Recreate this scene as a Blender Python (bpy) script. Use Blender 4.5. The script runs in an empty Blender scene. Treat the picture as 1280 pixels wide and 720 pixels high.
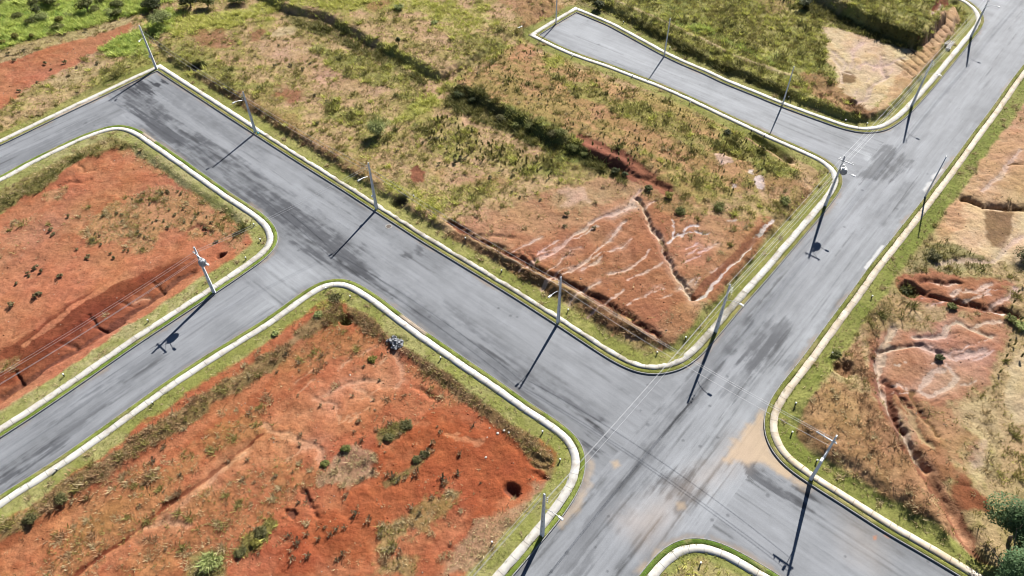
import bpy, bmesh, math, random
import numpy as np
from mathutils import Vector, Matrix

# ---------------------------------------------------------------- survey data (metres on the ground, z = 0 is the asphalt)
KERB = {'C': [[(-88.18,104.87),(-80.91,114.11),(-75.62,120.58),(-72.09,125.08),(-68.75,128.83)],[(-68.75,128.83),(-65.24,125.7),(-57.07,118.47),(-45.11,107.86),(-36.63,100.39),(-27.47,92.52),(-21.26,87.0),(-13.61,80.23),(-0.12,69.01),(5.99,63.65),(12.23,57.94),(14.81,56.06),(16.46,55.42),(18.16,55.22),(20.25,55.61),(22.2,56.37),(24.12,57.96),(25.55,59.52),(27.56,61.79),(31.58,66.56),(37.5,73.22),(44.21,81.03),(49.04,86.62),(52.26,90.64),(53.63,92.83),(54.21,94.67),(54.01,97.19),(53.15,99.35),(50.74,101.81),(45.14,106.94),(38.57,113.51),(32.95,119.18),(28.57,123.15),(23.9,126.81),(19.16,130.61),(15.27,133.18),(11.46,136.18),(8.52,139.09),(5.99,141.78)],[(5.99,141.78),(9.67,146.26),(14.33,151.48)],[(14.33,151.48),(20.57,145.58),(26.62,137.91),(30.42,133.06),(33.48,129.76),(37.24,126.35),(39.99,123.2),(44.81,119.03),(49.14,115.04),(53.48,111.57),(58.16,107.98),(60.85,106.75),(63.21,106.73),(65.93,107.52),(69.88,110.63),(73.77,114.73),(80.09,121.84),(92.29,136.32),(97.87,142.94),(100.21,146.39),(101.46,151.12),(100.72,156.08)]],'A': [[(-84.26,96.5),(-81.67,100.47),(-78.7,104.01),(-75.48,107.68),(-71.88,110.45),(-70.12,110.99),(-68.16,110.79),(-65.25,109.23),(-61.37,105.94),(-54.64,100.23),(-45.33,92.12),(-40.09,87.96),(-37.48,85.63),(-35.72,83.16),(-34.82,80.79),(-35.06,78.56),(-36.24,76.39),(-38.92,73.02),(-41.8,69.59),(-44.85,66.04),(-49.55,60.6),(-54.26,54.61),(-58.4,49.56),(-60.96,46.74)]],'B': [[(-57.56,39.46),(-53.3,43.65),(-49.21,48.36),(-44.14,54.52),(-40.26,58.66),(-33.42,65.29),(-30.44,68.93),(-28.6,71.04),(-27.01,72.35),(-24.47,72.88),(-22.42,72.15),(-19.17,69.72),(-11.94,63.12),(-6.28,58.36),(-1.49,54.46),(1.77,51.54),(5.3,48.8),(7.12,47.11),(8.14,45.69),(8.55,43.88),(8.37,42.03),(7.77,40.03),(6.28,37.63),(5.04,35.9),(3.05,33.59),(-0.05,29.98)]],'E': [[(100.37,129.6),(95.02,123.6),(87.36,114.56),(80.03,106.29),(72.15,97.19),(66.03,90.29),(59.61,83.19),(54.87,77.98),(50.97,73.73),(47.82,69.99),(41.74,63.04),(37.04,57.59),(33.91,54.21),(32.23,52.29),(30.89,50.42),(30.13,48.71),(29.68,46.55),(29.95,44.38),(30.96,42.29),(33.13,40.18),(36.24,37.5),(39.61,34.44),(42.74,32.04),(45.46,29.87)]],'F': [[(12.85,29.98),(14.89,32.16),(16.4,33.28),(17.95,33.93),(19.69,34.08),(21.89,33.5),(24.16,32.18),(27.52,29.79)]]}
PLATFORMS = [('A',[(-94.3,69.99),(-80.74,88.98),(-75.84,95.3),(-70.65,102.34),(-67.52,105.02),(-64.55,105.22),(-59.21,100.65),(-50.29,92.97),(-42.28,86.66),(-39.91,83.51),(-40.12,80.85),(-41.77,77.44),(-44.13,73.23),(-50.17,65.59),(-55.96,58.15),(-62.57,50.17),(-73.76,36.65)],-0.5,-0.5,1.6),('B',[(-66.54,24.93),(-55.41,34.87),(-51.55,37.98),(-45.73,44.0),(-38.44,51.12),(-31.18,58.45),(-26.07,64.94),(-23.67,66.93),(-21.17,66.33),(-17.19,63.17),(-11.48,58.54),(-4.06,52.36),(1.77,46.39),(4.46,42.67),(4.38,40.85),(1.78,37.95),(-1.91,35.01),(-6.82,29.87),(-11.18,23.81),(-44.26,11.05)],-0.55,-0.55,2.0),('Ctl',[(-113.54,81.61),(-90.13,109.05),(-82.07,116.95),(-74.45,124.41),(-71.22,129.84),(-72.74,137.83),(-94.22,194.04),(-213.1,196.12)],0.5,0.5,2.2),('Clow',[(-66.56,130.96),(-49.63,116.54),(-32.25,100.78),(-20.19,89.67),(-9.59,81.23),(0.02,73.59),(6.64,68.12),(12.79,62.75),(16.74,60.13),(20.54,58.9),(23.26,60.2),(26.31,64.16),(32.39,71.85),(41.46,82.84),(48.17,91.48),(49.1,96.18),(26.3,104.14),(3.58,136.76),(-7.25,182.91),(-89.93,184.3),(-71.93,137.81)],0.75,0.75,1.7),('Cup',[(-12.31,120.57),(-5.56,113.68),(0.2,108.44),(8.27,100.97),(15.87,95.51),(24.21,89.77),(30.19,87.78),(39.76,91.18),(47.13,94.75),(48.32,97.68),(40.53,106.29),(30.72,114.5),(18.62,124.88),(9.82,132.34),(4.39,136.75),(0.34,136.18),(-5.16,129.54)],2.3,0.5,2.6),('Cnw',[(-49.36,150.27),(-40.15,146.63),(-26.81,134.06),(-18.2,126.51),(-13.28,121.68),(-8.18,126.38),(-4.4,130.72),(3.67,141.61),(9.14,153.74),(10.77,192.21),(-68.61,193.59),(-55.97,156.58)],2.2,1.5,2.6),('Dlow',[(17.17,156.22),(21.9,150.64),(27.1,143.95),(36.68,131.97),(46.93,121.72),(54.08,114.98),(59.27,110.63),(63.28,109.85),(66.53,111.04),(70.74,114.77),(77.41,122.71),(86.41,133.74),(92.68,142.67),(95.63,148.13),(96.57,155.39),(105.45,185.7),(12.55,187.29)],1.1,1.1,1.4),('Dup',[(61.89,158.96),(69.38,145.73),(75.01,137.68),(79.29,132.61),(83.72,135.02),(90.91,144.05),(94.18,154.68),(103.36,190.59),(53.17,191.47)],3.6,3.0,1.7),('E',[(33.41,51.45),(33.19,46.9),(34.79,43.15),(37.77,40.29),(41.12,36.99),(44.26,33.78),(46.41,31.76),(47.94,34.82),(47.27,41.52),(46.33,49.03),(46.65,54.97),(47.7,60.12),(43.95,59.88),(38.92,56.93)],1.1,0.7,2.6)]
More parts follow.
